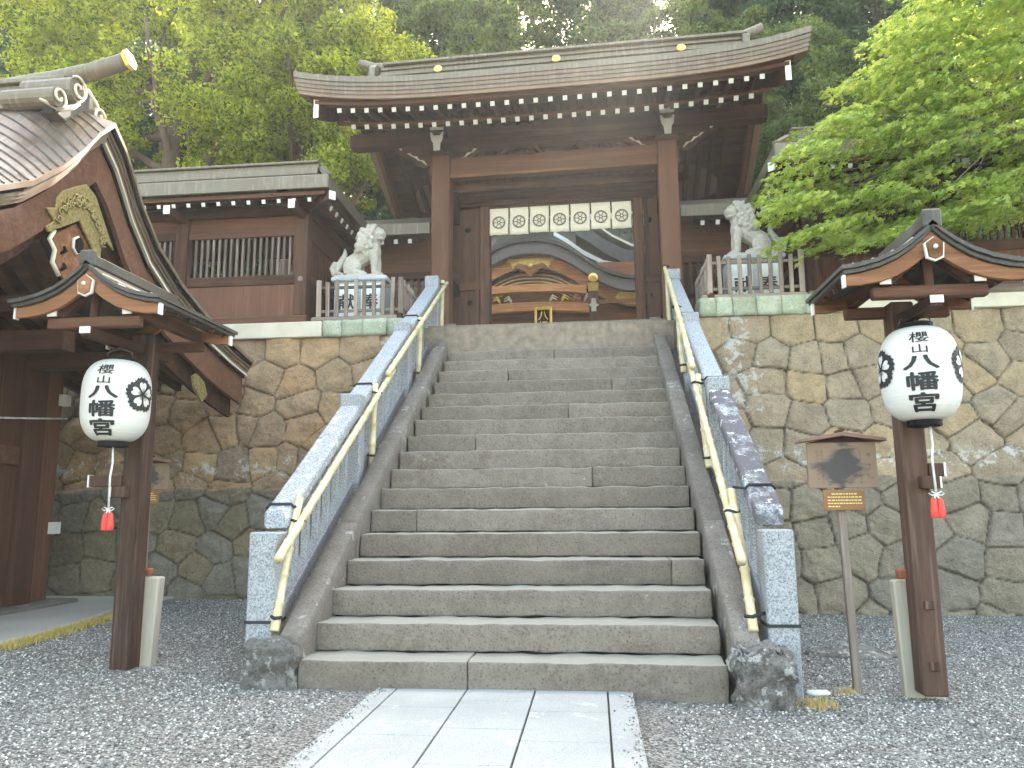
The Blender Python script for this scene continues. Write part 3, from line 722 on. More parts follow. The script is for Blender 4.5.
# main lintels and side panels in the middle plane
b = MB(); b.box(-1.80, 1.80, -.16, .16, 6.86, 7.24); b.build('lintel', wx, gate, .02)
b = MB(); b.box(-1.80, 1.80, -.19, -.161, 6.94, 7.16); b.build('lintel_rail', wx, gate, .01)
b = MB(); b.box(-1.82, 1.82, FP+.2, FP+.24, 6.95, 7.10); b.build('inner_rail', wx, gate, .005)
for s in (-1, 1):
    cxj = .07
    jx = cxj+s*1.31
    b = MB(); b.box(*sorted((jx, jx+s*.18)), -.13, .13, ZT, 6.86); b.build('jamb', rz, gate, .012)
    b = MB(); b.box(*sorted((jx+s*.19, s*1.81)), -.03, .03, ZT+.16, 6.86); b.build('side_panel', wz, gate)
    b = MB(); b.box(*sorted((jx+s*.20, jx+s*.27)), -.07, -.031, ZT+.16, 6.85); b.build('panel_stile', wz, gate)
    b = MB(); b.box(*sorted((jx+s*.185, s*1.81)), -.075, -.03, 5.28, 5.42); b.build('panel_rail', wx, gate)
    b = MB(); b.box(*sorted((jx+s*.01, s*1.81)), -.09, .09, ZT, ZT+.15); b.build('ground_sill', wx, gate)
    for k, (zk, xk) in enumerate(((6.45, s*1.66), (5.05, s*1.62))):
        b = MB(); b.sphere((xk, -.04, zk), .055, 10, 6, (1, .5, 1)); b.build('nail_cover', black, gate, 0, True)
# rafters
def glift(x): return .10*abs(x/3.4)**3
xs1 = [-3.30+6.60*i/29 for i in range(30)]; xs2 = [-3.20+6.40*i/28 for i in range(29)]
rafters(gate, 'rafter', xs1, -2.42, 7.60, -.9, 8.05, .072, .072, True, glift)
rafters(gate, 'rafter', xs2, -2.02, 7.525, -.05, 8.57, .072, .075, True, glift)
rafters(gate, 'rafter', xs2[::1], 2.3, 7.62, .05, 8.55, .085, .10, False, glift)
def curved_bar(parent, name, y, z, h, d, m, hw, lift, n=17, p=4):
    top = []; bot = []
    for i in range(n):
        t = -1+2*i/(n-1); l = lift*abs(t)**p; top.append((t*hw, z+l+h/2)); bot.append((t*hw, z+l-h/2))
    return MB().strip(top, bot, 'y', y-d/2, y+d/2).build(name, m, parent)
curved_bar(gate, 'eave_batten', -2.47, 7.675, .06, .10, rx, 3.68, .14)
curved_bar(gate, 'eave_board', -2.55, 7.735, .05, .14, rx, 3.74, .16)
curved_bar(gate, 'eave_batten', -1.96, 7.60, .04, .08, rx, 3.5, .12)
# soffit boards
for sg, yy in ((1, -2.5), (-1, 2.55)):
    P = [[(x, yy*(1-t), 7.70+t*1.42+glift(x)*(1-t)+ -.10*math.sin(math.pi*t)) for t in (0, .2, .4, .6, .8, 1)] for x in [-3.78+7.56*i/16 for i in range(17)]]
    MB().grid(P).build('soffit', rx, gate)
# roof: layered bark eave under a copper skin
prof = concave(-2.70, 8.02, 0, 9.50, 2.70, 9, 1.25)
roof_shell(prof, -3.98, 3.98, .26, .10, roofm, 'roof', gate)
for k in range(4):
    q = .045*(k+1)
    pr_ = [(y*(1-q/2.7*.35), z) for y, z in prof]
    roof_shell(pr_, -3.98, 3.98, .25, .062, roofband if k < 3 else roofedge, 'eave_layer', gate, None, -.10-.062*k, q*.3)
# verge boards, pendants, white ends
for s in (-1, 1):
    for yy in (-1, 1):
        top = []; bot = []
        for i in range(11):
            t = i/10; y = yy*lerp(2.5, 0, t); z = lerp(7.86, 9.26, t**1.2); top.append((y, z)); bot.append((y, z-.30-.05*t))
        MB().strip(top, bot, 'x', s*3.66-.04, s*3.66+.04).build('bargeboard', rx, gate)
    b = MB(); b.box(s*3.66-.042, s*3.66+.042, -2.515, -2.501, 7.55, 7.87); b.build('bargeboard_end', white, gate)
    b = MB(); b.prism([(0, 9.0), (.16, 8.85), (.2, 8.6), (.08, 8.45), (0, 8.3), (-.08, 8.45), (-.2, 8.6), (-.16, 8.85)], 'x', s*3.72-.03, s*3.72+.03); b.build('gable_pendant', wx, gate, .01)
    # gable wall of boards over the side frames
    b = MB(); b.prism([(-.8, 7.8), (.9, 7.8), (.08, 9.0), (-.08, 9.0)], 'x', s*1.97-.03, s*1.97+.03); b.build('gable_wall', wz, gate)
    b = MB(); b.box(s*1.97-.1, s*1.97+.1, -.1, .1, 7.2, 8.95); b.build('king_post', wz, gate)
    for yy in (FP, 0):
        b = MB(); b.box(*sorted((s*3.60, s*3.665+s*.0)), yy-.12, yy+.12, (7.82 if yy else 8.97), (8.04 if yy else 9.23)); b.build('purlin_end', wz, gate)
# ridge
b = MB()
for k, (hw, z0, z1) in enumerate(((.30, 9.38, 9.50), (.22, 9.50, 9.57), (.26, 9.572, 9.60), (.20, 9.60, 9.70), (.24, 9.702, 9.73), (.19, 9.73, 9.80), (.27, 9.802, 9.85))):
    b = MB(); b.box(-3.42+.02*k, 3.42+.02*k, -hw, hw, z0, z1); b.build('ridge_course', roofm, gate, .006)
for s in (-1, 1):
    b = MB(); b.prism([(0, 9.42), (.34, 9.42), (.30, 9.75), (.20, 9.86), (0, 9.92), (-.2, 9.86), (-.3, 9.75), (-.34, 9.42)], 'x', *sorted((s*3.44, s*3.56))); b.build('ridge_end_ornament', roofm, gate, .01)
    b = MB(); b.tube([(s*3.2, 0, 9.88), (s*3.55, 0, 9.93), (s*3.85, 0, 10.06)], [.10, .085, .07], 10); b.build('ridge_finial', roofm, gate, 0, True)
for x in (-2.2, .06, 2.35):
    b = MB(); b.sphere((x, -.27, 9.62), .085, 14, 8, (1, .25, .85)); b.build('ridge_crest', gold, gate, 0, True)

# curtain of seven cream panels with wheel crests hanging in the gateway
cur = thing('gate_curtain', (.07, 0, 6.8), 'short cream curtain of seven panels with round wheel crests hanging in the gateway', 'curtain')
cur.location = Matrix.Rotation(R(-2), 4, 'Z') @ Vector((.07, -.20, -.07))+Vector((GX, GY, 0)); cur.rotation_euler = (0, 0, R(-2)); cur['_o'] = (0, 0, 0)
b = MB(); b.tube([(-1.3, 0, 6.85), (1.3, 0, 6.85)], .018, 8); b.build('curtain_rod', wx, cur)
for i in range(7):
    xa = -1.29+i*.3707; xb = xa+.345
    rows = []
    for j in range(7):
        z = 6.84-.085*j-(.012*math.sin(i*2.1) if j == 6 else 0); rows.append([(lerp(xa, xb, q/8)+.004*math.sin(j), .012*math.sin(q*1.3+i+j*.3)*(j/6), z) for q in range(9)])
    p = MB().grid(rows).build('panel', clothm, cur, 0, True); so_ = p.modifiers.new('s', 'SOLIDIFY'); so_.thickness = .006
    cx, cz = (xa+xb)/2, 6.56; b = MB()
    for r_ in (.115, .10):
        ring = [(cx+r_*math.cos(a), -.022, cz+r_*math.sin(a)) for a in [k*math.pi/12 for k in range(25)]]; b.tube(ring, .0045, 4)
    for k in range(6):
        a = k*math.pi/3; b.tube([(cx+.02*math.cos(a), -.022, cz+.02*math.sin(a)), (cx+.1*math.cos(a), -.022, cz+.1*math.sin(a))], .005, 4)
    b.tube([(cx+.03*math.cos(a), -.022, cz+.03*math.sin(a)) for a in [k*math.pi/5 for k in range(11)]], .005, 4)
    b.build('crest', ink, p)

# ------------------------------------------------------------------ worship hall seen through the gateway
hall = thing('worship_hall', (-.78, 12.9, TZ), 'worship hall behind the gateway with curved orange gable board and gilt fittings', 'shrine hall')
hc = -.78
def kz(x):            # karahafu curve (top edge) around hall axis
    d = abs(x-hc)
    return 6.72+1.08*math.exp(-(d/1.55)**2.6)+ .12*max(0, d-2.4)
xs = [hc-3.4+6.8*i/44 for i in range(45)]
def kstrip(z0, z1, y0, y1, m, name, xa=-9, xb=9, par=hall):
    xx = [x for x in xs if xa <= x-hc <= xb]
    return MB().strip([(x, kz(x)+z1) for x in xx], [(x, kz(x)+z0) for x in xx], 'y', y0, y1).build(name, m, par, 0, False)
kstrip(-.02, .07, 12.50, 16.0, roofd, 'roof')
kstrip(-.31, -.021, 12.56, 15.9, copper('eave_bark', (.13, .11, .10), (.17, .14, .125), (.20, .17, .15), 0, .7), 'eave')
kstrip(-.64, -.32, 12.74, 12.80, ho1, 'bargeboard')
kstrip(-.70, -.645, 12.75, 12.79, black, 'bargeboard_shadow_bead')
for k in range(5):
    kstrip(-.78-.09*k, -.75-.09*k, 12.84, 12.87, simple('gilt_line', (.50, .36, .16), .6), 'gilt_moulding', -1.35+.0*k, 1.35)
b = MB(); b.box(hc-3, hc+3, 12.9, 12.94, 4.2, 7.3); b.build('gable_boards', ho2, hall)
gp = [(-.62, -.40), (-.55, -.45), (-.62, -.50), (-.5, -.55), (-.45, -.72), (-.2, -.80), (0, -.95), (.2, -.80), (.45, -.72), (.5, -.55), (.62, -.50), (.55, -.45), (.62, -.40)]
b = MB(); b.prism([(hc+u, kz(hc+u)+.08+v*.92) for u, v in gp], 'y', 12.715, 12.735); b.build('gilt_fitting', gold, hall)
b = MB(); b.prism([(hc-.30, 7.28), (hc-.42, 7.18), (hc-.15, 7.08), (hc, 6.92), (hc+.15, 7.08), (hc+.42, 7.18), (hc+.30, 7.28), (hc, 7.21)], 'y', 12.66, 12.70); gpn = b.build('gable_pendant', ho2, hall, .01)
b = MB(); b.sphere((hc, 12.65, 7.20), .07, 12, 8); b.build('gilt_boss', gold, gpn, 0, True)
for s in (-1, 1):
    b = MB(); b.prism([(hc+s*2.15, kz(hc+2.15)-.33), (hc+s*2.05, kz(hc+2.1)-.48), (hc+s*2.15, kz(hc+2.1)-.63), (hc+s*2.6, kz(hc+2.6)-.63), (hc+s*2.6, kz(hc+2.6)-.33)], 'y', 12.715, 12.735); b.build('gilt_fitting', gold, hall)
def rainbow(z, h, hw, m, name, y=12.55, arch=.08):
    top = []; bot = []
    for i in range(21):
        t = -1+i/10; top.append((hc+t*hw, z+h-arch*t*t)); bot.append((hc+t*hw, z+.06*(1-abs(t)**3)-arch*t*t*.5))
    return MB().strip(top, bot, 'y', y, y+.2).build(name, m, hall, .012)
rainbow(6.46, .25, 1.36, ho1, 'rainbow_beam'); rainbow(5.96, .28, 1.45, ho1, 'rainbow_beam', 12.5)
for z in (6.30, 5.72): b = MB(); b.box(hc-3, hc+3, 12.70, 12.80, z-.10, z); b.build('tie_beam', ho2, hall)
rr_ = random.Random(5)
for s in (-1, 1):           # carved nosings with gilt and pale edges
    for z in (6.34, 6.28):
        for k in range(4):
            x = hc+s*(.45+.28*k); b = MB(); b.tube([(x, 12.6, z-.04), (x+s*.09, 12.56, z+.07), (x+s*.2, 12.6, z+.02)], [.015, .03, .012], 6)
            b.build('carving', (cream, gold, ho1)[k % 3], hall, 0, True)
    b = MB(); b.box(hc+s*1.52-.12, hc+s*1.52+.12, 12.5, 12.74, TZ, 6.9); ps = b.build('post', rz, hall, .01)
    b = MB(); b.sphere((hc+s*1.52, 12.45, 6.78), .12, 12, 8, (1, .3, 1)); b.build('gilt_disc', gold, ps, 0, True)
    b = MB(); b.box(hc+s*1.52-.125, hc+s*1.52+.125, 12.44, 12.495, 6.46, 6.66); b.build('gilt_plate', gold, ps)
    b = MB(); b.prism([(hc+s*1.52+u, 5.95+v) for u, v in ((-.06, 0), (.06, 0), (.06, .12), (.13, .16), (.06, .2), (.05, .32), (-.05, .32), (-.06, .2), (-.13, .16), (-.06, .12))], 'y', 12.44, 12.495); b.build('gilt_fitting', cream, ps)
    b = MB(); b.box(hc+s*2.6-.9, hc+s*2.6+.9, 12.7, 12.76, TZ, 5.7); b.build('side_panel', ho2, hall)
b = MB(); b.box(hc-1.4, hc+1.4, 13.0, 13.05, TZ, 6); b.build('dark_interior_wall', wz, hall)
# rear main roof with swept verge whitened as if lit, and eave ends painted yellow
vc = [(hc+.55, 8.25), (hc+.9, 8.02), (hc+1.3, 7.70), (hc+1.8, 7.42), (hc+2.3, 7.30), (hc+3.0, 7.28), (hc+4.2, 7.42)]
MB().strip([(x, z+.10) for x, z in vc], [(x, z-.02) for x, z in vc], 'y', 13.4, 13.5).build('lit_verge', white, hall)
vc2 = [(x+.55, z+.25) for x, z in vc]
MB().strip([(x, z+.22) for x, z in vc2], [(x, z-.16) for x, z in vc2], 'y', 13.7, 17).build('main_roof', roofd, hall)
MB().strip([(x+.2, z+.42) for x, z in vc2], [(x+.2, z+.36) for x, z in vc2], 'y', 13.9, 17).build('lit_verge', cream, hall)
P = [[(hc-5+10*i/10, 15.5+j*.5, 8.1+j*.38) for i in range(11)] for j in range(8)]
MB().grid(P).build('main_roof', roofd, hall)
b = MB(); b.box(hc-4.5, hc+5, 12.30, 12.38, 8.30, 8.36); b.build('eave_fascia', cream, hall)
for i in range(20):
    x = hc-1.5+i*.27; b = MB(); b.box(x-.04, x+.04, 12.29, 12.8, 8.18, 8.295); b.build('rafter_end', gold if 0 else cream, hall)
# plaque
pl = thing('plaque', (hc+.32, 12.3, 5.8), 'small black plaque with gilt frame and gilt characters above the hall entrance', 'plaque')
px_ = hc+.32
b = MB(); b.box(px_-.17, px_+.17, 12.28, 12.32, 5.22, 6.02); b.build('panel', black, pl)
for a in ((px_-.21, px_-.15, 5.2, 6.05), (px_+.15, px_+.21, 5.2, 6.05)):
    b = MB(); b.box(a[0], a[1], 12.25, 12.29, a[2], a[3]); b.build('frame_side', gold, pl, .008)
b = MB(); b.box(px_-.149, px_+.149, 12.25, 12.29, 5.98, 6.05); b.build('frame_side', gold, pl, .008)
for k, ch in enumerate('八幡宮'):
    v, f = text_mb(ch, .24, .004); MB().add([(px_+a, 12.272-q, 5.84-.25*k+b_) for a, b_, q in v], f).build('character', gold, pl)

# ------------------------------------------------------------------ roofed corridors left and right of the gate
def corridor(s, label):
    """front wing along x, return wing back to the gate plane, rear wing beside the gate; mirrored by s"""
    t = thing('roofed_corridor', (s*4.2, 6.4, TZ), label, 'corridor', 'roofed corridors beside the gate')
    X = lambda a: a if s < 0 else -a+.06
    dz = 0 if s < 0 else .10
    def bx(b, xa, xb, *r_): b.box(*sorted((X(xa), X(xb))), *r_); return b
    xe = -10.5; xc = -3.88; yw = 5.86
    # ground sill, posts, rails, panels of the front wing
    bx(MB(), xe, xc+.12, yw-.12, yw+.1, 4.16+dz, 4.34+dz).build('ground_sill', rx if s < 0 else gx, t, .02)
    posts = [xc, xc-2.02, xc-4.04, xc-6.0]
    for p in posts:
        o = bx(MB(), p-.10, p+.10, yw-.10, yw+.10, 4.34+dz, 6.0+dz).build('post', wz, t, .012)
        for z in (5.98, 5.02+.0):
            MB().sphere((X(p), yw-.105, z+dz-.03 if z > 5.5 else z+dz-.10), .045, 10, 6, (1, .4, 1)).build('nail_cover', cream if 0 else gz, o, 0, True)
    for i in range(len(posts)-1):
        a, b_ = posts[i+1]+.101, posts[i]-.101
        bx(MB(), a, b_, yw-.05, yw+.05, 4.86+dz, 5.02+dz).build('rail', wx, t, .01)
        bx(MB(), a, b_, yw-.05, yw+.05, 5.66+dz, 5.80+dz).build('rail', wx, t, .01)
        bx(MB(), a, b_, yw-.03, yw+.0, 4.34+dz, 4.86+dz).build('wall_panel', rz, t)
        bx(MB(), a, b_, yw-.02, yw+.02, 5.80+dz, 6.0+dz).build('wall_panel', rx, t)
        o = bx(MB(), a, a+.06, yw-.04, yw+.04, 5.021+dz, 5.659+dz).build('window_frame', wz, t)
        bx(MB(), b_-.06, b_, yw-.04, yw+.04, 5.021+dz, 5.659+dz).build('window_frame', wz, t)
        n = 17; bb = MB()
        for k in range(n):
            x = a+.12+(b_-a-.24)*k/(n-1); bx(bb, x-.017, x+.017, yw-.02, yw+.015, 5.02+dz, 5.66+dz)
        lat = bb.build('window_lattice', gz if s < 0 else wz, t); 
    bx(MB(), xe, xc+.12, yw-.09, yw+.09, 6.0+dz, 6.16+dz).build('wall_plate', wx, t, .01)
    # return wing, facing the lion
    xr = xc; yR = 8.3
    bb = MB(); bx(bb, xr-.05, xr+.05, yw+.1, yR, 4.16+dz, 4.34+dz).build('ground_sill', wy, t)
    bx(MB(), xr-.03, xr+.03, yw+.1, yR, 4.34+dz, 4.95+dz).build('wall_panel', wz, t)
    bx(MB(), xr-.05, xr+.05, yw+.1, yR, 4.95+dz, 5.08+dz).build('rail', wy, t)
    bx(MB(), xr-.05, xr+.05, yw+.1, yR, 5.66+dz, 6.0+dz).build('rail', wy, t)
    bx(MB(), xr-.09, xr+.09, yw+.1, yR, 6.0+dz, 6.16+dz).build('wall_plate', wy, t)
    bb = MB()
    for k in range(16): y = yw+.22+k*.14; bx(bb, xr-.02, xr+.02, y-.022, y+.022, 5.08+dz, 5.66+dz)
    bb.build('window_lattice', wz, t)
    # rear wing
    xg = -2.2; yb = 8.3
    bx(MB(), xr, xg, yb-.03, yb+.03, 4.2+dz, 4.95+dz).build('wall_panel', wz, t)
    bx(MB(), xr, xg, yb-.06, yb+.06, 5.62+dz, 5.75+dz).build('rail', wx, t)
    bx(MB(), xr, xg, yb-.03, yb+.03, 5.75+dz, 6.4+dz).build('wall_panel', rx, t)
    bx(MB(), xr, xg, yb-.06, yb+.06, 4.95+dz, 5.05+dz).build('rail', wx, t)
    bb = MB()
    for k in range(13): x = xr+.1+k*.135; bx(bb, x-.03, x+.03, yb-.03, yb+.03, 5.05+dz, 5.62+dz)
    bb.build('window_lattice', rz, t)
    # back wall of the corridor with its own lattice, so daylight comes through
    ybk = yw+1.7
    bx(MB(), xe, xc-.2, ybk, ybk+.04, 4.2+dz, 5.0+dz).build('back_wall', wz, t)
    bx(MB(), xe, xc-.2, ybk, ybk+.04, 5.9+dz, 6.3+dz).build('back_wall', wz, t)
    for k in range(4): p = posts[k]; bx(MB(), p-.1, p+.1, ybk-.08, ybk+.12, 4.2+dz, 6.3+dz).build('post', wz, t)
    # eaves: rafters with white ends
    ze = 6.02
    n = 30; rafters(t, 'rafter', [X(-3.62-.245*k) for k in range(n)], 5.36, ze+.04+dz, 6.3, ze+.42+dz, .058, .062, True)
    rafters(t, 'rafter', [5.75+.27*k for k in range(9)], X(-3.42), ze+.04+dz, X(-4.3), ze+.40+dz, .07, .08, True, None, wx, 'x')
    rafters(t, 'rafter', [X(-3.1+.26*k) for k in range(3)], 7.62, ze+.12+dz, 8.5, ze+.48+dz, .07, .08, True)
    for p in (posts[1], posts[0]+.0):
        b = MB(); b.beam((X(p), 5.30, 5.98+dz), (X(p), yw, 5.98+dz), .10, .13); a = b.build('arm', wy, t, .01)
        b = MB(); b.box(X(p)-.052, X(p)+.052, 5.285, 5.299, 5.91+dz, 6.05+dz); b.build('arm_end', white, a)
    b = MB(); b.beam((X(-3.25), 5.32, ze+.07+dz), (X(-3.9), 5.95, ze+.12+dz), .11, .14); a = b.build('hip_rafter', wy, t, .01)
    d = (Vector((X(-3.25), 5.32, 0))-Vector((X(-3.9), 5.95, 0))).normalized()
    MB().beam(Vector((X(-3.25), 5.32, ze+.07+dz))+d*.001, Vector((X(-3.25), 5.32, ze+.07+dz))+d*.014, .105, .135).build('hip_rafter_end', white, a)
    bx(MB(), xe, -3.36, 5.30, 5.36, ze+.09+dz, ze+.15+dz).build('eave_board', rx, t)
    bx(MB(), -3.42, -3.36, 5.361, 7.6, ze+.09+dz, ze+.15+dz).build('eave_board', wy, t)
    # roof slabs
    ztp = ze+.16+dz; H = .68; yrdg = 6.75; T = .22
    V = lambda x, y, z: (X(x), y, z)
    def slabroof(quads, name):
        b = MB()
        for q in quads:
            lo = [V(*p) for p in q]; hi = [(p[0], p[1], p[2]+T) for p in lo]
            b.add(lo+hi, [(0,1,2,3), (7,6,5,4), (0,4,5,1), (1,5,6,2), (2,6,7,3), (3,7,4,0)])
        b.build(name, roofm, t, .012)
    e0 = ztp; r0 = ztp+H
    slabroof([[(xe, 5.22, e0), (-3.28, 5.22, e0), (-4.6, yrdg, r0), (xe, yrdg, r0)]], 'roof')
    slabroof([[(xe, 8.25, e0), (xe, yrdg, r0), (-4.6, yrdg, r0), (-5.9, 8.25, e0)]], 'roof')
    slabroof([[(-3.281, 5.225, e0), (-3.28, 7.55, e0), (-4.6, 8.9, r0), (-4.6, yrdg, r0)]], 'roof')
    slabroof([[(-3.28, 7.55, e0+.06), (-2.2, 7.55, e0+.06), (-2.2, 8.9, r0), (-4.6, 8.9, r0)]], 'roof')
    slabroof([[(-6, 10.3, e0), (-4.6, 8.9, r0), (-2.2, 8.9, r0), (-2.2, 10.3, e0)]], 'roof')
    for k, (hw, z0, z1) in enumerate(((.20, .14, .26), (.15, .26, .34), (.20, .341, .38))):
        bx(MB(), xe, -4.0-.0*k+.25, yrdg-.55-hw, yrdg-.55+hw, r0-.22+z0, r0-.22+z1).build('ridge_course', roofm, t, .008)
    b = MB(); b.beam((X(-3.75), yrdg-.55, r0+.10), (X(-3.32), 5.30, e0+.24), .1, .08); b.build('hip_ridge', roofm, t, .01)
    return t
corridor(-1, 'dark timber corridor with lattice windows and white rafter ends, left of the gate')
corridor(1, 'dark timber corridor half hidden by the maple, right of the gate')

# ------------------------------------------------------------------ lions, pedestals, picket fences
def remeshed(b, vox, m, name, parent, disp=None):
    me = bpy.data.meshes.new('tmp'); me.from_pydata([tuple(v) for v in b.v], [], b.f); o = bpy.data.objects.new('tmp', me); COL.objects.link(o)
    bm = bmesh.new(); bm.from_mesh(me); bmesh.ops.recalc_face_normals(bm, faces=bm.faces); bm.to_mesh(me); bm.free()
    r_ = o.modifiers.new('r', 'REMESH'); r_.mode = 'VOXEL'; r_.voxel_size = vox; r_.use_smooth_shade = True
    sm = o.modifiers.new('s', 'SMOOTH'); sm.factor = .35; sm.iterations = 1
    dg = bpy.context.evaluated_depsgraph_get(); dg.update(); m2 = bpy.data.meshes.new_from_object(o.evaluated_get(dg))
    bpy.data.objects.remove(o); m2.materials.clear(); m2.materials.append(m); m2.name = name
    return link(name, m2, parent)
def lion(loc, s, label):
    """seated guardian lion facing +x (s=1) or -x (s=-1), head turned towards the visitor"""
    t = thing('lion_statue', loc, label, 'lion statue', 'pair of guardian lions')
    b = MB(); P = lambda x, y, z: (s*x, y, z)
    def E(x, y, z, rx_, ry_, rz_): k_ = 1.24 if z > .64 else 1.08; b.sphere(P(x, y, z), 1, 18, 12, (rx_*k_, ry_*k_, rz_*k_))
    def C(pts, rad): b.tube([P(*p) for p in pts], rad, 12)
    b.box(*sorted((s*-.40, s*.40)), -.19, .19, 0, .045)
    E(-.13, -.10, .19, .14, .08, .155); E(-.13, .10, .19, .14, .08, .155)            # haunches
    E(-.16, 0, .20, .12, .12, .15)
    C([(-.18, 0, .24), (-.04, 0, .34), (.10, 0, .44), (.17, 0, .52)], [.15, .145, .155, .14])   # trunk
    E(.18, 0, .46, .12, .135, .15)
    for yy in (-.085, .085):
        C([(.20, yy, .44), (.23, yy*1.05, .28), (.235, yy*1.1, .12), (.25, yy*1.1, .07)], [.082, .065, .055, .058])
        E(.285, yy*1.12, .07, .075, .052, .035)
        C([(-.10, yy*1.5, .10), (-.0, yy*1.65, .075), (.06, yy*1.65, .07)], [.06, .045, .045]); E(.06, yy*1.65, .068, .065, .045, .032)
        for q in (-.02, .0, .02): C([(.31, yy*1.12+q, .075), (.355, yy*1.12+q, .058)], [.017, .013])
    C([(.15, 0, .52), (.19, -.01, .62), (.21, -.02, .70)], [.13, .12, .11])
    # head, turned about 25 degrees to the viewer
    a = -R(24); hx, hy, hz = .215, -.02, .735
    def H(x, y, z): return (hx+x*math.cos(a)-y*math.sin(a), hy+x*math.sin(a)+y*math.cos(a), hz+z)
    E(*H(0, 0, 0), .125, .115, .115); E(*H(.10, 0, -.015), .075, .075, .055); E(*H(.095, 0, -.085), .065, .06, .03)
    E(*H(.165, 0, .0), .03, .04, .028); C([H(.05, 0, .03), H(.16, 0, .02)], [.04, .03])
    for q in (-1, 1):
        E(*H(.085, q*.052, .055), .032, .03, .022); E(*H(.07, q*.05, .088), .04, .035, .02)
        C([H(-.02, q*.09, .07), H(-.05, q*.12, .12), H(-.07, q*.115, .165)], [.04, .03, .012])
        E(*H(.13, q*.045, -.02), .04, .03, .028)
        C([H(.135, q*.05, -.06), H(.15, q*.05, -.045)], [.014, .01])
    C([H(.0, -.0, .1), H(.05, 0, .115)], [.05, .03])
    rr2 = random.Random(4)
    # mane curls
    for k in range(78):
        u = (k//9)/8.5+.02*rr2.random(); ph = -1.9+3.8*((k % 9)+.5*((k//9) % 2))/8.6
        x = hx-.03-.24*u**1.1-.03*math.cos(ph)*0; z = hz+.11-.42*u; rad = .165+.03*math.sin(u*3)
        x2 = x+.05-abs(math.cos(ph))*rad*.75+.03; y2 = math.sin(ph)*rad*.95; z2 = z
        b.sphere(P(x2, y2, z2), rr2.uniform(.036, .047), 10, 8)
    for k in range(34):
        ph = 6.283*(k % 17)/17+.18*(k//17); b.sphere(P(*H(-.01-.06*(k//17), .152*math.cos(ph), .0+.148*math.sin(ph))), rr2.uniform(.030, .038), 10, 8)
    for k in range(22): b.sphere(P(.24+rr2.uniform(-.04, .03), rr2.uniform(-.1, .1), .57+rr2.uniform(-.06, .05)), .028, 8, 6)
    for yy in (-1, 1):          # locks over cheeks, neck and shoulders
        for (mx, mz, mr) in ((.10, .74, .05), (.06, .66, .052), (.13, .65, .048), (.0, .60, .05), (.08, .57, .052), (.16, .57, .046), (-.04, .52, .048), (.03, .50, .05), (.11, .49, .046), (.04, .78, .048), (.0, .70, .05), (.20, .63, .04), (.19, .51, .04), (-.02, .44, .04), (.06, .42, .038)):
            b.sphere(P(mx, yy*(.125+.04*math.sin((mz-.3)*5))+rr2.uniform(-.008, .008), mz), mr, 10, 8, (1, .8, 1.15))
    # tail: upright flame with curls
    C([(-.30, 0, .08), (-.40, 0, .12), (-.38, 0, .24), (-.31, 0, .36), (-.28, 0, .44), (-.285, 0, .54)], [.05, .055, .06, .055, .04, .010])
    C([(-.36, -.02, .08), (-.46, -.03, .10), (-.49, -.03, .20), (-.44, -.03, .29), (-.38, -.03, .27)], [.03, .032, .036, .034, .03])
    for q in range(5): b.sphere(P(-.40+.02*q, -.05, .12+.04*q), .036, 10, 8)
    for yy in (-1, 1):
        for k in range(7): b.sphere(P(-.03-.05*k, yy*.155*(1-.02*k), .16-.01*k+.04*math.sin(k)), .022, 8, 6)
    o = remeshed(b, .0095, lionm, 'body', t); return t
LZ, RZ2 = 4.97, 5.08
lion((-2.98, 6.05, LZ-.02), 1, 'white stone guardian lion facing right towards the gate, on the left pedestal')
lion((3.12, 6.05, RZ2-.03), -1, 'white stone guardian lion facing left towards the gate, beside the maple')
pedm = stone('pedestal_stone', (.34, .36, .36), (.46, .48, .48), (.40, .43, .43), None, .6, 6, 70, .3)
palem = simple('pale_panel', (.62, .64, .60), .8, 0, .1)
for s, x, zt, lab in ((-1, -2.95, LZ-.02, 'grey stone pedestal with two pale inscribed panels under the left lion'), (1, 3.10, RZ2-.03, 'grey stone pedestal with two pale inscribed panels under the right lion')):
    t = thing('statue_pedestal', (x, 6.05, TZ), lab, 'pedestal', 'pedestals of the guardian lions')
    b = MB(); b.box(x-.46, x+.46, 5.78, 6.32, TZ, TZ+.14); b.build('plinth', pedm, t, .015)
    b = MB(); b.box(x-.40, x+.40, 5.83, 6.27, TZ+.14, zt-.08); b.build('shaft', pedm, t, .01)
    b = MB(); b.box(x-.45, x+.45, 5.79, 6.31, zt-.08, zt-.001); b.build('cap', pedm, t, .02)
    for q, ch in ((-.19, '献' if s < 0 else '献'), (.19, '奉')):
        b = MB(); b.box(x+q-.15, x+q+.15, 5.815, 5.829, TZ+.22, zt-.13); pp = b.build('panel', palem, t)
        v, f = text_mb(ch, .26, .006); MB().add([(x+q+a, 5.811-dq, (TZ+.22+zt-.13)/2+b_) for a, b_, dq in v], f).build('character', ink, pp)
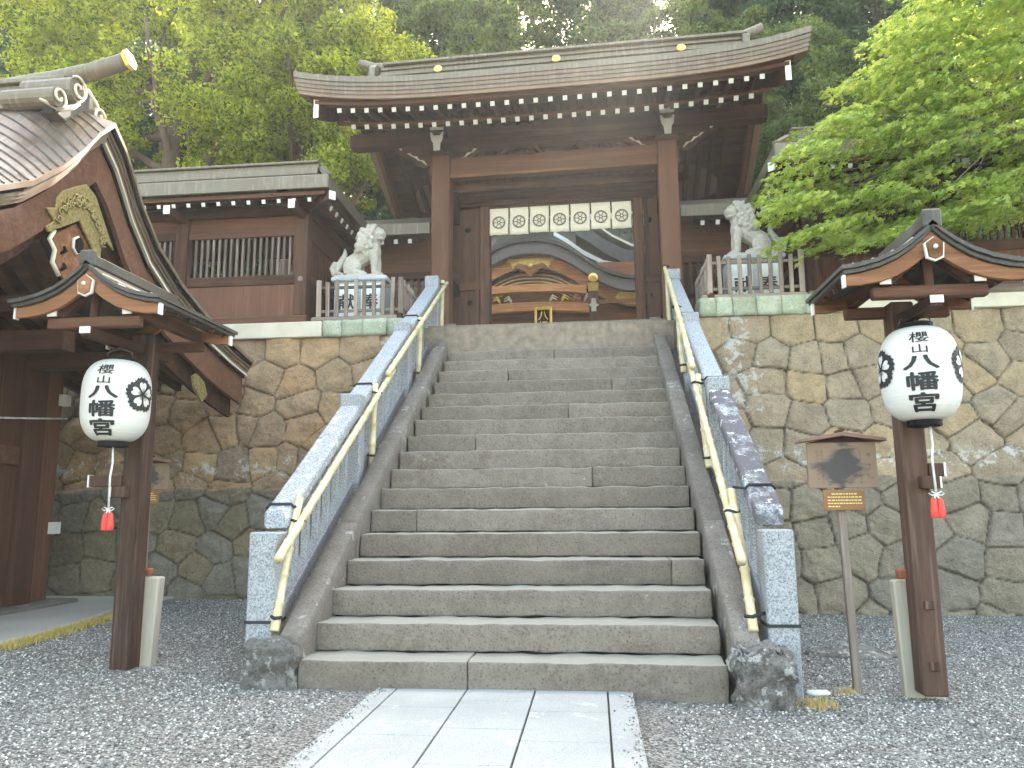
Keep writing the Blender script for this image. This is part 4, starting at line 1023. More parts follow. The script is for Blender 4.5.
def fence(x0, x1, xr, z0, h, label):
    t = thing('picket_fence', ((x0+x1)/2, 5.45, z0), label, 'fence', 'picket fences around the guardian lions')
    y = 5.47
    b = MB(); b.box(x0-.12, x1+.06, y-.06, y+.07, z0-.0, z0+.075); b.build('ground_beam', gx, t, .02)
    b = MB(); b.tube([(xr+(.02 if xr > -1 and xr > 0 else -.02), y-.075, z0+.05), (xr, y-.02, z0+.05)], .05, 10); b.build('beam_end', wx, t)
    for z in (z0+.17, z0+h-.10):
        b = MB(); b.box(x0, x1, y-.001, y+.035, z-.022, z+.022); b.build('rail', gx, t, .004)
        b = MB(); b.box(xr-.018, xr+.018, y+.07, y+1.3, z-.022, z+.022); b.build('rail', gy, t, .004)
    n = int(round((x1-x0)/.142))
    for k in range(n+1):
        x = x0+(x1-x0)*k/n+rnd.uniform(-.008, .008); hh = h+rnd.uniform(-.03, .02); big = k in (0, n)
        w2 = .038 if big else .029; ty = rnd.uniform(-.012, .012)
        b = MB(); b.beam((x, y-.032, z0+.076), (x+ty, y-.032+rnd.uniform(-.008, .008), z0+hh+(.03 if big else 0)), w2*2, .035, (0, 1, 0)); b.build('picket', gz, t, .006)
    for k in range(9):
        yy = y+.12+k*.142; b = MB(); b.beam((xr, yy, z0+.05), (xr+rnd.uniform(-.01, .01), yy, z0+h+rnd.uniform(-.02, .02)), .034, .05, (0, 1, 0)); b.build('picket', gz, t, .006)
    b = MB(); b.box(xr-.05, xr+.05, y+.07, y+1.35, z0-.0, z0+.07); b.build('ground_beam', gy, t, .02)
fence(-3.44, -2.17, -2.17, LWT+.27, .64, 'weathered grey picket fence in front of the left guardian lion')
fence(2.36, 3.66, 2.36, RWT+.28, .66, 'weathered grey picket fence in front of the right guardian lion')

# ------------------------------------------------------------------ side hall at the left edge
sh = thing('side_hall', (-6.6, 1.3, .15), 'side hall with swept copper roof, scroll ornament and gilt gable pendant, far left', 'shrine building')
XV = -4.1; RY = 1.28
vp_far = [(RY, 5.22), (1.50, 5.04), (1.66, 4.84), (1.84, 4.60), (2.21, 4.25), (2.73, 3.97), (3.2, 3.80), (3.71, 3.64), (4.2, 3.52), (4.72, 3.42)]
vp_near = [(-2.6, 3.36), (-1.9, 3.45), (-1.2, 3.58), (-.6, 3.76), (-.11, 3.95), (.25, 4.15), (.60, 4.45), (.85, 4.72), (1.06, 5.0)]
vpf = vp_near+vp_far
def dropx(x): t = max(0, 1-(XV-x)/1.5) if x <= XV else 1; return .34*(1-t*t)
def hall_skin(z0, z1, xa, xb, m, name, ins=0, n=14, y0=-9, y1=9):
    pr_ = [p for p in vpf if y0 <= p[0] <= y1]
    xx = [xa+(xb-xa)*i/(n-1) for i in range(n)]; T_ = [[(x, y, z+z1+dropx(x)) for y, z in pr_] for x in xx]; B_ = [[(x, y, z+z0+dropx(x)) for y, z in pr_] for x in xx]
    b = MB(); L = len(pr_); nv = n*L; b.add([p for r_ in T_ for p in r_]+[p for r_ in B_ for p in r_], [])
    for i in range(n-1):
        for j in range(L-1):
            b.f.append((i*L+j, i*L+j+1, (i+1)*L+j+1, (i+1)*L+j)); b.f.append((nv+i*L+j, nv+(i+1)*L+j, nv+(i+1)*L+j+1, nv+i*L+j+1))
        for j in (0, L-1): b.f.append((i*L+j, (i+1)*L+j, nv+(i+1)*L+j, nv+i*L+j))
    for j in range(L-1):
        for i in (0, n-1): b.f.append((i*L+j, i*L+j+1, nv+i*L+j+1, nv+i*L+j))
    return b.build(name, m, sh, 0, False)
hall_skin(-.05, 0, XV, -7.5, roofb, 'roof')
hall_skin(-.05, 0, -7.501, -11.5, roofb, 'roof', 0, 3)
for k in range(4):
    hall_skin(-.095-.045*k, -.053-.045*k, XV-.03-.02*k, -5.2, roofb if k != 0 else black, 'verge_course', 0, 4)
hall_skin(-.27, -.235, XV-.09, -4.30, cream, 'verge_light_strip', 0, 2, 1.2, 9)
hall_skin(-.31, -.275, XV-.13, -4.34, black, 'verge_bead', 0, 2, 1.2, 9)
for xo, za, zb, m in ((XV-.16, -.62, -.24, rx), (XV-.32, -.80, -.30, wx)):
    for a, c in ((-9, RY+.01), (RY-.01, 9)):
        pr_ = [p for p in vpf if a <= p[0] <= c]
        top = [(y, z+zb) for y, z in pr_]; bot = [(y, z+za-.04*abs(y-RY)*0) for y, z in pr_]
        MB().strip(top, bot, 'x', xo-.05, xo).build('bargeboard', m, sh)
# raised seams of the copper skin: they follow the roof and bend down with it at the verge
for j in range(22):
    q = 3.0+j*.42 if j > 11 else .5+j*.36
    b = MB(); pts = []
    for i in range(15):
        x = XV-.02-i*.17; y = -.05+j*.085-.6*max(0, 1-(XV-x)/2.2)**1.6
        zz = np.interp(y, [p[0] for p in vpf], [p[1] for p in vpf]); pts.append((x, y, zz+dropx(x)+.006))
    b.tube(pts, .009, 5); b.build('roof_seam', roofd, sh)
# soffit boards and rafters under both slopes
for a, c in ((-9, RY+.01), (RY-.01, 9)):
    pr_ = [p for p in vpf if a <= p[0] <= c]
    MB().strip([(y, z-.285) for y, z in pr_], [(y, z-.31) for y, z in pr_], 'x', -9, XV-.40).build('soffit', rx, sh)
for k in range(16):
    x = XV-.50-.30*k
    for a, c in ((-9, RY-.1), (RY+.1, 9)):
        pr_ = [p for p in vpf if a <= p[0] <= c]
        MB().strip([(y, z-.315) for y, z in pr_], [(y, z-.41) for y, z in pr_], 'x', x-.04, x+.04).build('rafter', wy, sh)
for y, z in ((-.9, 3.12), (.3, 3.55), (2.1, 3.62), (3.35, 3.22)):
    b = MB(); b.box(-11, -4.55, y-.09, y+.09, z-.13, z+.07); o = b.build('purlin', wx, sh, .01)
    MB().box(-4.549, -4.53, y-.088, y+.088, z-.128, z+.068).build('purlin_end', white, o)
b = MB(); b.box(-11, -4.4, RY-.1, RY+.1, 4.55, 4.8); b.build('ridge_purlin', wx, sh)
# ridge with box courses, scroll end ornament and long gilt tipped finial
for hw, z0, z1 in ((.26, 5.30, 5.44), (.17, 5.44, 5.60), (.22, 5.601, 5.65), (.12, 5.65, 5.72)):
    b = MB(); b.box(-11.5, -4.62, RY-hw, RY+hw, z0, z1); b.build('ridge_course', roofm, sh, .008)
b = MB(); b.tube([(-5.3, RY, 5.70), (-4.8, RY, 5.74), (-4.4, RY, 5.80), (-4.02, RY, 5.90)], [.085, .09, .088, .082], 12); fn = b.build('ridge_finial', roofm, sh, 0, True)
b = MB(); b.tube([(-4.03, RY, 5.897), (-3.985, RY, 5.91)], [.105, .105], 6); b.build('finial_cap', simple('yellow_gilt_paint', (.70, .50, .08), .6), fn)
b = MB(); b.tube([(-3.984, RY, 5.911), (-3.978, RY, 5.913)], [.05, .05], 6); b.build('finial_cap_boss', orange_m, fn)
orn = MB(); orn.prism([(RY-.42, 5.14), (RY-.30, 5.36), (RY-.14, 5.56), (RY, 5.66), (RY+.14, 5.56), (RY+.24, 5.40), (RY+.30, 5.16), (RY, 5.1)], 'x', -4.62, -4.46); og = orn.build('ridge_end_ornament', roofd, sh, .02)
def spiral(cy, cz, r0, turns, dirn, x0=-4.44, off=0):
    pts = []
    for i in range(26):
        t = i/25; a = off+dirn*turns*2*math.pi*t; r_ = r0*(1-t*.8); pts.append((x0, cy+r_*math.cos(a), cz+r_*math.sin(a)))
    return pts
for cy, cz, r0, tn, dn, of in ((RY-.24, 5.46, .13, 1.3, -1, 2.4), (RY-.50, 5.24, .10, 1.2, 1, -1), (RY+.10, 5.34, .10, 1.2, 1, .4)):
    b = MB(); b.tube([(-4.9, cy, cz), (-4.36, cy, cz)], [r0*.9, r0*.95], 14); o = b.build('scroll', roofm, og, 0, False)
    b = MB(); b.tube(spiral(cy, cz, r0, tn, dn, -4.345, of), .014, 6); b.build('scroll_rim', cream, o, 0, True)
for k in range(5):
    cy = RY+.02+.05*k; b = MB(); b.tube([(-4.43, cy-.05, 5.20+.02*k), (-4.41, cy+.02, 5.30+.02*k), (-4.43, cy+.03, 5.22+.02*k)], [.012, .02, .008], 6); b.build('carved_flame', cream, og, 0, True)
b = MB(); b.tube([(-4.45, RY-.62, 5.16), (-4.40, RY-.4, 5.17), (-4.40, RY-.25, 5.27), (-4.42, RY-.12, 5.38)], [.012, .03, .03, .012], 6); b.build('scroll_rim', cream, og, 0, True)
b = MB(); b.tube([(-4.45, RY+.02, 5.62), (-4.43, RY+.16, 5.52), (-4.43, RY+.26, 5.36), (-4.44, RY+.27, 5.18)], .018, 6); b.build('scroll_rim', cream, og, 0, True)
# gilt pendant and hexagon board
gl = [(0.60, 4.05), (0.72, 4.10), (0.72, 4.20), (0.80, 4.30), (0.95, 4.40), (1.12, 4.50), (1.27, 4.44), (1.45, 4.20), (1.62, 3.99), (1.50, 4.03), (1.42, 4.05), (1.41, 3.80), (1.32, 3.86), (1.06, 4.10), (0.66, 3.84), (0.62, 3.88), (0.72, 3.97)]
b = MB(); b.prism(gl, 'x', -4.26, -4.235); gg = b.build('gilt_pendant', brass, sh, .006)
r3 = random.Random(9)
for k in range(26):
    t = k/25; cy = lerp(.76, 1.42, t); cz = 4.02+.30*math.sin(math.pi*t)**.8*.9-.0+.02*(k % 3)+(.0 if t < .6 else -.06*(t-.6))
    b = MB(); b.tube(spiral(cy, cz-.01, .045, 1.1, r3.choice((-1, 1)), -4.224, r3.uniform(0, 6)), .010, 6); b.build('gilt_scroll', brass, gg, 0, True)
hx_ = [(0.78, 3.86), (1.08, 4.085), (1.39, 3.87), (1.34, 3.70), (1.2, 3.55), (0.96, 3.50), (0.86, 3.58), (0.80, 3.72)]
b = MB(); b.prism(hx_, 'x', -4.31, -4.28); hb = b.build('pendant_board', ox, sh, .006)
b = MB(); b.prism([(1.10+.075*math.cos(a), 3.87+.095*math.sin(a)) for a in [i*math.pi/3+math.pi/2 for i in range(6)]], 'x', -4.279, -4.262); b.build('hexagon_boss', white, hb)
b = MB(); b.prism([(1.105+.06*math.cos(a), 3.87+.08*math.sin(a)) for a in [i*math.pi/3+math.pi/2 for i in range(6)]], 'x', -4.262, -4.245); b.build('hexagon_boss', black, hb)
for cy, cz in ((.92, 3.76), (.93, 3.60)):
    b = MB(); b.tube([(-4.27, cy-.03, cz-.04), (-4.265, cy+.02, cz), (-4.27, cy, cz+.04)], [.012, .022, .01], 6); b.build('carved_leaf', black, hb, 0, True)
b = MB(); b.tube([(-4.27, .77, 3.90), (-4.27, .72, 3.80), (-4.27, .80, 3.72), (-4.27, .78, 3.60), (-4.27, .88, 3.50)], .022, 6); b.build('board_rim', cream, hb, 0, True)
b = MB(); b.prism([(3.34, 3.0), (3.52, 2.93), (3.62, 2.78), (3.5, 2.66), (3.30, 2.82), (3.25, 2.95)], 'x', XV-.12, XV-.09); b.build('gilt_fitting', brass, sh)
# body below: beams, board walls, stone base
b = MB(); b.box(-10, -6.0, 3.72, 3.92, 3.22, 3.42); o = b.build('wall_beam', wx, sh, .01)
MB().box(-5.999, -5.98, 3.725, 3.915, 3.225, 3.415).build('beam_end', white, o)
b = MB(); b.box(-6.6, -6.35, -3, 4.0, 3.25, 3.5); b.build('wall_beam', wy, sh, .01)
b = MB(); b.box(-6.55, -5.0, 2.0, 2.2, 3.05, 3.28); b.build('wall_beam', wx, sh, .01)
for k in range(11):
    y1 = 3.98-.36*k; dp = (.0, .06, .0, .03)[k % 4]
    b = MB(); b.box(-6.56, -6.40+dp, y1-.35, y1, .22, 3.245); b.build('wall_board', wz if k % 3 else rz, sh, .008)
b = MB(); b.box(-9.5, -6.56, 3.9, 3.97, .22, 3.24); b.build('rear_wall', wz, sh)
b = MB(); b.box(-6.39, -6.33, -3, 3.2, 1.9, 2.12); b.build('wall_rail', rx, sh, .008)
for z in (2.72, 1.05):
    b = MB(); b.box(-6.42, -6.31, 3.90, 4.02, z, z+.15); b.build('rail_end', white, sh)
b = MB(); b.box(-9.6, -6.1, -3, 4.2, .0, .22); b.build('stone_base', curbm, sh, .02)
rp = MB(); rp.tube([(-6.3, 3.95-.32*k, 2.55-.22*math.sin(math.pi*k/20)) for k in range(21)], .013, 6)
tag(rp.build('straw_rope', cord_m, None, 0, True), 'thin pale rope sagging along the side hall wall', 'rope')
tpp = MB(); tpp.prism([(2.42, 2.27), (2.50, 2.30), (2.54, 2.20), (2.48, 2.17), (2.52, 2.07), (2.44, 2.06), (2.40, 2.17)], 'x', -6.29, -6.284)
tag(tpp.build('paper_streamer', white), 'white folded paper streamer on the rope at the left edge', 'paper streamer')

# ------------------------------------------------------------------ lantern shelters, lanterns, cords
def shelter(x, y, s, label):
    t = thing('lantern_shelter', (x, y, 0), label, 'lantern shelter', 'roofed lantern posts')
    z0 = gh(x, y)
    lean = 0
    b = MB(); b.beam((x, y, z0-(.02 if s < 0 else -.05)), (x, y, 2.80), .165, .165, (0, 1, 0)); b.build('post', pz, t, .012)
    yf, yb = (y-.85, y+.42) if s < 0 else (y-.70, y+.20)
    prof_ = [(-.60, 2.905), (-.50, 2.915), (-.36, 2.95), (-.24, 3.00), (-.14, 3.065), (-.06, 3.13), (0, 3.19), (.06, 3.13), (.14, 3.065), (.24, 3.00), (.36, 2.95), (.50, 2.915), (.60, 2.905)]
    P = lambda sc, dz, n_=1: [(x+u*sc, v+dz) for u, v in prof_]
    MB().strip(P(1, .0), P(1, -.028), 'y', yf, yb).build('roof', roofd, t)
    MB().strip(P(.97, -.029), P(.97, -.055), 'y', yf+.025, yb-.02).build('roof_edge', roofd, t)
    for sg in (-1, 1):
        for k in range(7):
            u = .13+.065*k; z = np.interp(u, [0, .06, .14, .24, .36, .5, .6], [3.19, 3.13, 3.065, 3.0, 2.95, 2.915, 2.905])
            b = MB(); b.tube([(x+sg*u, yf+.02, z+.004), (x+sg*u, yb-.02, z+.004)], .007, 5); b.build('roof_rib', roofm if k % 2 else cream, t)
    b = MB(); b.prism([(x-.055, 3.15), (x-.05, 3.24), (x+.05, 3.24), (x+.055, 3.15)], 'y', yf+.05, yb-.05); b.build('ridge', roofd, t, .01)
    b = MB(); b.box(x-.06, x+.06, yf+.0, yf+.05, 3.14, 3.27); b.build('ridge_end', roofd, t, .012)
    for yy in (yf+.05, yb-.10):
        MB().strip(P(.94, -.056), [(u, v-.055-.055*(1-abs(q)/.6)) for (u, v), (q, _) in zip(P(.94, -.075), prof_)], 'y', yy, yy+.04).build('bargeboard', ox, t, .003)
        for sg in (-1, 1): MB().box(*sorted((x+sg*.566, x+sg*.582)), yy-.002, yy+.042, 2.765, 2.852).build('bargeboard_end', white, t)
    b = MB(); hz = 2.985; b.prism([(x-.065, hz+.05), (x, hz+.095), (x+.065, hz+.05), (x+.055, hz-.05), (x, hz-.075), (x-.055, hz-.05)], 'y', yf+.015, yf+.035); sd2 = b.build('gable_pendant', white, t)
    b = MB(); b.prism([(x-.052, hz+.05), (x, hz+.09), (x+.052, hz+.05), (x+.042, hz-.042), (x, hz-.06), (x-.042, hz-.042)], 'y', yf, yf+.014); b.build('pendant_face', ox, sd2)
    b = MB(); b.sphere((x, yf-.004, hz+.02), .016, 8, 6); b.build('pendant_boss', white, sd2, 0, True)
    for sg in (-1, 1):
        b = MB(); b.box(x+sg*.30-.035, x+sg*.30+.035, yf+.095, yb-.12, 2.79, 2.87); o = b.build('purlin', wy, t, .006)
        MB().box(x+sg*.30-.036, x+sg*.30+.036, yf+.082, yf+.094, 2.785, 2.872).build('purlin_end', white, o)
        b = MB(); b.beam((x+sg*.04, yf+.16, 3.0), (x+sg*.26, yf+.16, 2.80), .045, .05, (0, 1, 0)); b.build('strut', wx, t)
        n = 6
        for k in range(n):
            yy = yf+.2+k*(yb-yf-.35)/(n-1); b = MB(); b.beam((x+sg*.03, yy, 3.09), (x+sg*.54, yy, 2.84), .035, .03, (0, 1, 0)); b.build('rafter', wx, t)
    b = MB(); b.box(x-.03, x+.03, yf+.14, yf+.18, 2.78, 3.05); b.build('strut', wz, t)
    for yy in (yf+.13, yb-.2):
        b = MB(); b.box(x-.37, x+.37, yy, yy+.07, 2.70, 2.785); b.build('cross_beam', pz if 0 else rx, t, .01)
    b = MB(); b.box(x-.04, x+.04, yf+.06, yb-.12, 2.615, 2.699); o = b.build('long_beam', wy, t, .008)
    MB().box(x-.041, x+.041, yf+.047, yf+.059, 2.64, 2.69).build('beam_end', white, o)
    # short arms that steady the lantern cord
    a0 = -s; zz = 1.56
    sx_ = -1 if s < 0 else 1
    b = MB(); b.box(*sorted((x+sx_*.083, x+sx_*(.36 if s < 0 else .18))), y-.09, y-.03, 1.53, 1.62); o = b.build('arm', pz, t, .006)
    e_ = x+sx_*(.36 if s < 0 else .18); MB().box(*sorted((e_, e_+sx_*.014)), y-.092, y-.028, 1.525, 1.625).build('arm_end', white, o)
    b = MB(); b.box(*sorted((x+sx_*.0, x+sx_*.12)), y-.16, y-.091, 1.44, 1.53); o = b.build('arm', pz, t, .006)
    MB().box(*sorted((x+sx_*.12, x+sx_*.132)), y-.155, y-.10, 1.445, 1.525).build('arm_end', white, o)
    # pale timber props bolted to the foot
    if s < 0:
        b = MB(); b.beam((x+.09, y+.12, -.05), (x+.115, y+.14, .80), .15, .11, (0, 1, 0)); b.build('foot_prop', concz, t, .012)
        b = MB(); b.box(x+.05, x+.12, y+.08, y+.14, .81, .87); b.build('bolt_cap', orange_m, t, .01)
    else:
        b = MB(); b.beam((x+.0, y+.14, -.06), (x-.02, y+.15, .80), .27, .09, (0, 1, 0)); b.build('foot_prop', concz, t, .012)
        b = MB(); b.box(x-.13, x-.07, y+.05, y+.13, .81, .88); b.build('bolt_cap', orange_m, t, .01)
        for z in (.22, .62): MB().box(x-.03, x+.03, y-.10, y-.083, z, z+.06).build('bolt_plate', pz, t, .004)
    return t
shelter(-3.10, .46, -1, 'roofed dark wooden lantern post left of the stairs, in front of the side hall')
shelter(2.90, .25, 1, 'roofed dark wooden lantern post right of the stairs, beside the notice board')
def lantern(x, y, zt, zb, rad, face, crest_angles, label):
    """face: direction (deg from -Y, + to the right seen from the front) in which the lettering looks"""
    t = thing('paper_lantern', (x, y, (zt+zb)/2), label, 'paper lantern', 'white paper lanterns')
    H = zt-zb; zc = (zt+zb)/2
    def rr(z):
        q = min(1, abs(z-zc)/(H/2)); return rad*(.42+.58*(1-q**3.4)**.62)
    n = 84; prof_ = [(rr(zb+H*i/n)*(1+.006*math.cos(i*math.pi)), zb+H*i/n) for i in range(n+1)]
    b = MB().lathe([(r_, z) for r_, z in prof_], (x, y, 0), 48); b.build('body', paperm, t, 0, True)
    for z0, z1 in ((zt-.012, zt+.038), (zb-.042, zb+.012)):
        b = MB(); b.lathe([(rad*.40, z0), (rad*.44, z0+.004), (rad*.44, z1-.004), (rad*.40, z1)], (x, y, 0), 32); b.build('lacquer_ring', black, t, 0)
    b = MB(); b.tube([(x-.11, y, zt+.02), (x-.10, y, zt+.07), (x, y, zt+.11), (x+.10, y, zt+.07), (x+.11, y, zt+.02)], .006, 6); b.build('handle', wire, t, 0, True)
    b = MB(); b.tube([(x, y, zt+.11), (x, y, 2.63)], .005, 6); b.build('hanging_wire', wire, t)
    def wrap(v, ang0, zc_, off):
        out = []
        for p_ in v:
            u, q = p_[:2]; z = zc_+q; r_ = rr(z)+off+(p_[2] if len(p_) > 2 else 0); a = R(ang0)+u/rr(zc_); out.append((x+r_*math.sin(a), y-r_*math.cos(a), z))
        return out
    chars = (('櫻', .098, 1.25, .85), ('山', .092, 1.25, .7), ('八', .172, 1.32, .60), ('幡', .160, 1.28, .80), ('宮', .160, 1.2, .80))
    zz = zt-.058; tot = 0
    for ch, sz, sx, sy in chars:
        h = sz*sy*1.02; v, f = text_mb(ch, sz, .0008 if sz < .1 else .0055, (sx, sy)); 
        MB().add(wrap(v, face, zz-h/2, .0045), f).build('character', ink, t); zz -= h+.008
    for ca in crest_angles:
        Rc = .135; cz = zc+.035
        pts = []
        for i in range(150):
            a = 2*math.pi*i/150; lob = abs(math.cos(2.5*a))**.55; tooth = (i % 6)/6
            r_ = Rc*(.80+.16*lob+.12*tooth); pts.append((r_*math.sin(a), r_*math.cos(a)))
        vs = [(0, 0)]; 
        for k in (.33, .66, 1): vs += [(u*k, v*k) for u, v in pts]
        f = [(0, 1+i, 1+(i+1) % 150) for i in range(150)]
        for k in (0, 1): f += [(1+k*150+i, 1+(k+1)*150+i, 1+(k+1)*150+(i+1) % 150, 1+k*150+(i+1) % 150) for i in range(150)]
        cr = MB().add(wrap(vs, ca, cz, .0045), f).build('crest', ink, t)
        for p in range(5):
            a0 = 2*math.pi*p/5
            pet = [(0, .014), (.013, .032), (.026, .052), (.033, .070), (.030, .088), (.016, .099), (.0, .086), (-.016, .099), (-.030, .088), (-.033, .070), (-.026, .052), (-.013, .032)]
            pc = (0, .066); vs = [pc]+[((pc[0]+u)/2, (pc[1]+v)/2) for u, v in pet]+pet; m_ = len(pet)
            f = [(0, 1+i, 1+(i+1) % m_) for i in range(m_)]+[(1+i, 1+m_+i, 1+m_+(i+1) % m_, 1+(i+1) % m_) for i in range(m_)]
            vs = [(u*math.cos(a0)+v*math.sin(a0), -u*math.sin(a0)+v*math.cos(a0)) for u, v in vs]
            MB().add(wrap(vs, ca, cz, .0085), f).build('crest_petal', paperm, cr)
            for dx in (-.008, 0, .008):
                w2 = .0016; L_ = .052 if dx == 0 else .045; st_ = [(dx*.2-w2, .015), (dx*.2+w2, .015), (dx*1.3+w2, L_), (dx*1.3-w2, L_)]
                st_ = [(u*math.cos(a0)+v*math.sin(a0), -u*math.sin(a0)+v*math.cos(a0)) for u, v in st_]
                MB().add(wrap(st_, ca, cz, .0125), [(0, 1, 2, 3)]).build('crest_stamen', ink, cr)
    return t
# direction from each lantern to the visitor: left about +34 deg, right about -22 deg
lantern(-3.07, .06, 2.50, 1.865, .248, 34-24, (34+44,), 'white paper lantern with black lettering and a cherry blossom crest, hanging on the left')
lantern(2.895, -.04, 2.545, 1.90, .252, -22+3, (-22-66, -22+80), 'white paper lantern with black lettering, hanging right of the stairs near the notice board')
def tassel(x, y, z0, zs, label):
    t = thing('tasselled_cord', (x, y, zs), label, 'cord', 'cords with red tassels under the lanterns')
    b = MB(); b.tube([(x, y, z0), (x+.006, y, (z0+zs)/2+.1), (x-.006, y, (z0+zs)/2), (x, y, zs)], .008, 6); b.build('cord', cord_m, t, 0, True)
    for s in (-1, 1):
        b = MB(); b.tube([(x, y-.004, zs), (x+s*.03, y-.006, zs+.018), (x+s*.05, y-.006, zs+.006), (x+s*.03, y-.006, zs-.008), (x, y-.004, zs)], .005, 6); b.build('bow', cord_m, t, 0, True)
        b = MB(); b.lathe([(.004, -.02), (.018, -.035), (.02, -.06), (.024, -.10), (.027, -.155), (.02, -.157)], (x+s*.021, y, zs), 14); b.build('tassel', red_m, t, 0, True)
        b = MB(); b.tube([(x, y, zs), (x+s*.018, y, zs-.03)], .006, 6); b.build('tassel_cord', cord_m, t)
tassel(-3.07, .06, 1.85, 1.345, 'pale cord with a bow and red tassels hanging under the left lantern')
tassel(2.93, -.04, 1.875, 1.40, 'pale cord with a bow and red tassels hanging under the right lantern')

# ------------------------------------------------------------------ notice boards
def notice_board(x, y, zg, zb, zt, w_, label, yaw=0):
    t = thing('notice_board', (x, y, zg), label, 'notice board', 'roofed wooden notice boards')
    b = MB(); b.beam((x+.005, y+.02, zg-.05), (x-.02, y+.03, zb+.1), .055, .05, (0, 1, 0)); b.build('post', gz, t, .006)
    b = MB(); b.box(-w_/2, w_/2, -.012, .012, -(zt-zb)/2, (zt-zb)/2)
    me_o = b.build('board', noticem, None, .003); me_o.parent = t; me_o.location = (0, -.02, (zt+zb)/2-zg); me_o['_o'] = (x, y, zg)
    for s in (-1, 1):
        b = MB(); b.prism([(x, zt+.075), (x+s*(w_/2+.06), zt+.025), (x+s*(w_/2+.06), zt+.0), (x, zt+.045)], 'y', y-.10, y+.07); b.build('roof_board', wood('roof_board_wood', (.12, .07, .05), (.26, .17, .13), 'x', .8), t, .003)
    b = MB(); b.prism([(x-w_/2, zt), (x+w_/2, zt), (x, zt+.05)], 'y', y-.02, y+.02); b.build('gable_board', wx, t)
    b = MB(); b.tube([(x, y-.115, zt+.088), (x, y+.08, zt+.088)], .012, 8); b.build('ridge_cap', wy, t)
    rq = random.Random(int(x*100)+7)
    def scrawl(x0, z0, h, m):     # one worn, unreadable brush character
        b = MB()
        for k in range(rq.randint(4, 6)):
            u0, v0 = rq.uniform(-.5, .3), rq.uniform(-.5, .5); ho = rq.random() < .55
            u1, v1 = (u0+rq.uniform(.3, .7), v0) if ho else (u0+rq.uniform(-.1, .1), v0+rq.uniform(.3, .6))
            b.beam((x0+u0*h, y-.034, z0+v0*h), (x0+u1*h, y-.034, z0+v1*h), h*.12, .002, (0, 1, 0))
        return b.build('worn_character', m, t)
    fade = simple('faded_ink', (.10, .08, .08), .9)
    for k in range(3): scrawl(x+w_*.38, zt-.10-.075*k, .034, fade)
    for c_ in (-.36, -.29, .26):
        for k in range(9): scrawl(x+w_*c_, zt-.07-.029*k, .016, fade)
    b = MB(); b.box(x-.155, x+.145, y-.035, y-.02, zb-.165, zb-.015); sb = b.build('small_board', brownboard, t, .003)
    for k in range(5):
        b = MB(); z = zb-.045-.023*k; u = x-.125+(.03 if k == 0 else 0)
        end = x+(.09 if k == 0 else .12 if k < 4 else -.04)
        while u < end:
            L_ = rq.uniform(.008, .024); b.box(u, min(u+L_, end), y-.0375, y-.0355, z-.004, z+.004); u += L_+.006
        b.build('lettering_row', yellowtext, sb)
notice_board(2.49, .5, gh(2.5, .5), 1.46, 1.80, .50, 'weathered wooden notice board with a faded dark stain, right of the staircase')
notice_board(-4.52, 3.0, .12, 1.575, 1.88, .50, 'small roofed notice board half hidden behind the left lantern post')

# ------------------------------------------------------------------ foliage
def leaf_cloud(centers, radii, per, size, seed, flat=.55, up=.5, droop=0, aspect=.5, hollow=True):
    rs = np.random.RandomState(seed); n = len(centers); C_ = np.repeat(np.asarray(centers, float), per, 0); Rr = np.repeat(np.asarray(radii, float), per, 0)
    m = len(C_); d = rs.normal(size=(m, 3)); d /= np.linalg.norm(d, axis=1)[:, None]; rad = rs.rand(m)**(.5 if hollow else .8)
    if Rr.ndim == 1: Rr = np.stack([Rr, Rr, Rr*flat], 1)
    p = C_+d*rad[:, None]*Rr
    if droop: p[:, 2] -= droop*((p[:, 0]-C_[:, 0])**2+(p[:, 1]-C_[:, 1])**2)
    nrm = rs.normal(size=(m, 3)); nrm[:, 2] += up*2*np.sign(rs.rand(m)-.05); nrm /= np.linalg.norm(nrm, axis=1)[:, None]
    t = rs.normal(size=(m, 3)); t -= nrm*(t*nrm).sum(1)[:, None]; t /= np.linalg.norm(t, axis=1)[:, None]; bt = np.cross(nrm, t)
    s = size*rs.uniform(.6, 1.35, (m, 1))
    V = np.stack([p-t*s*.5, p+bt*s*aspect*.5, p+t*s*.5, p-bt*s*aspect*.5], 1).reshape(-1, 3)
    return V, np.arange(m*4).reshape(m, 4)
def limb_mesh(b, base, top, r0, r1, n=8, wob=.1, seed=0):
    r_ = random.Random(seed); pts = []; rr = []
    for i in range(n+1):
        t = i/n; pts.append((lerp(base[0], top[0], t)+r_.uniform(-wob, wob)*(0 < i < n), lerp(base[1], top[1], t)+r_.uniform(-wob, wob)*(0 < i < n), lerp(base[2], top[2], t))); rr.append(lerp(r0, r1, t**.8)*(1.25 if i == 0 else 1))
    b.tube(pts, rr, 9)
def crown_broad(seed, R3, ncl, per, size, clr=(.30, .68)):
    rs = np.random.RandomState(seed); cs = []
    while len(cs) < ncl:
        d = rs.normal(size=3); d /= np.linalg.norm(d); r_ = rs.uniform(.35, 1)**.6; p = d*r_*np.array(R3)
        if p[2] < -R3[2]*.75: continue
        cs.append(p)
    cs = np.array(cs); rr = rs.uniform(clr[0], clr[1], ncl); return cs, leaf_cloud(cs, rr, per, size, seed+1, .5, .4, .12)
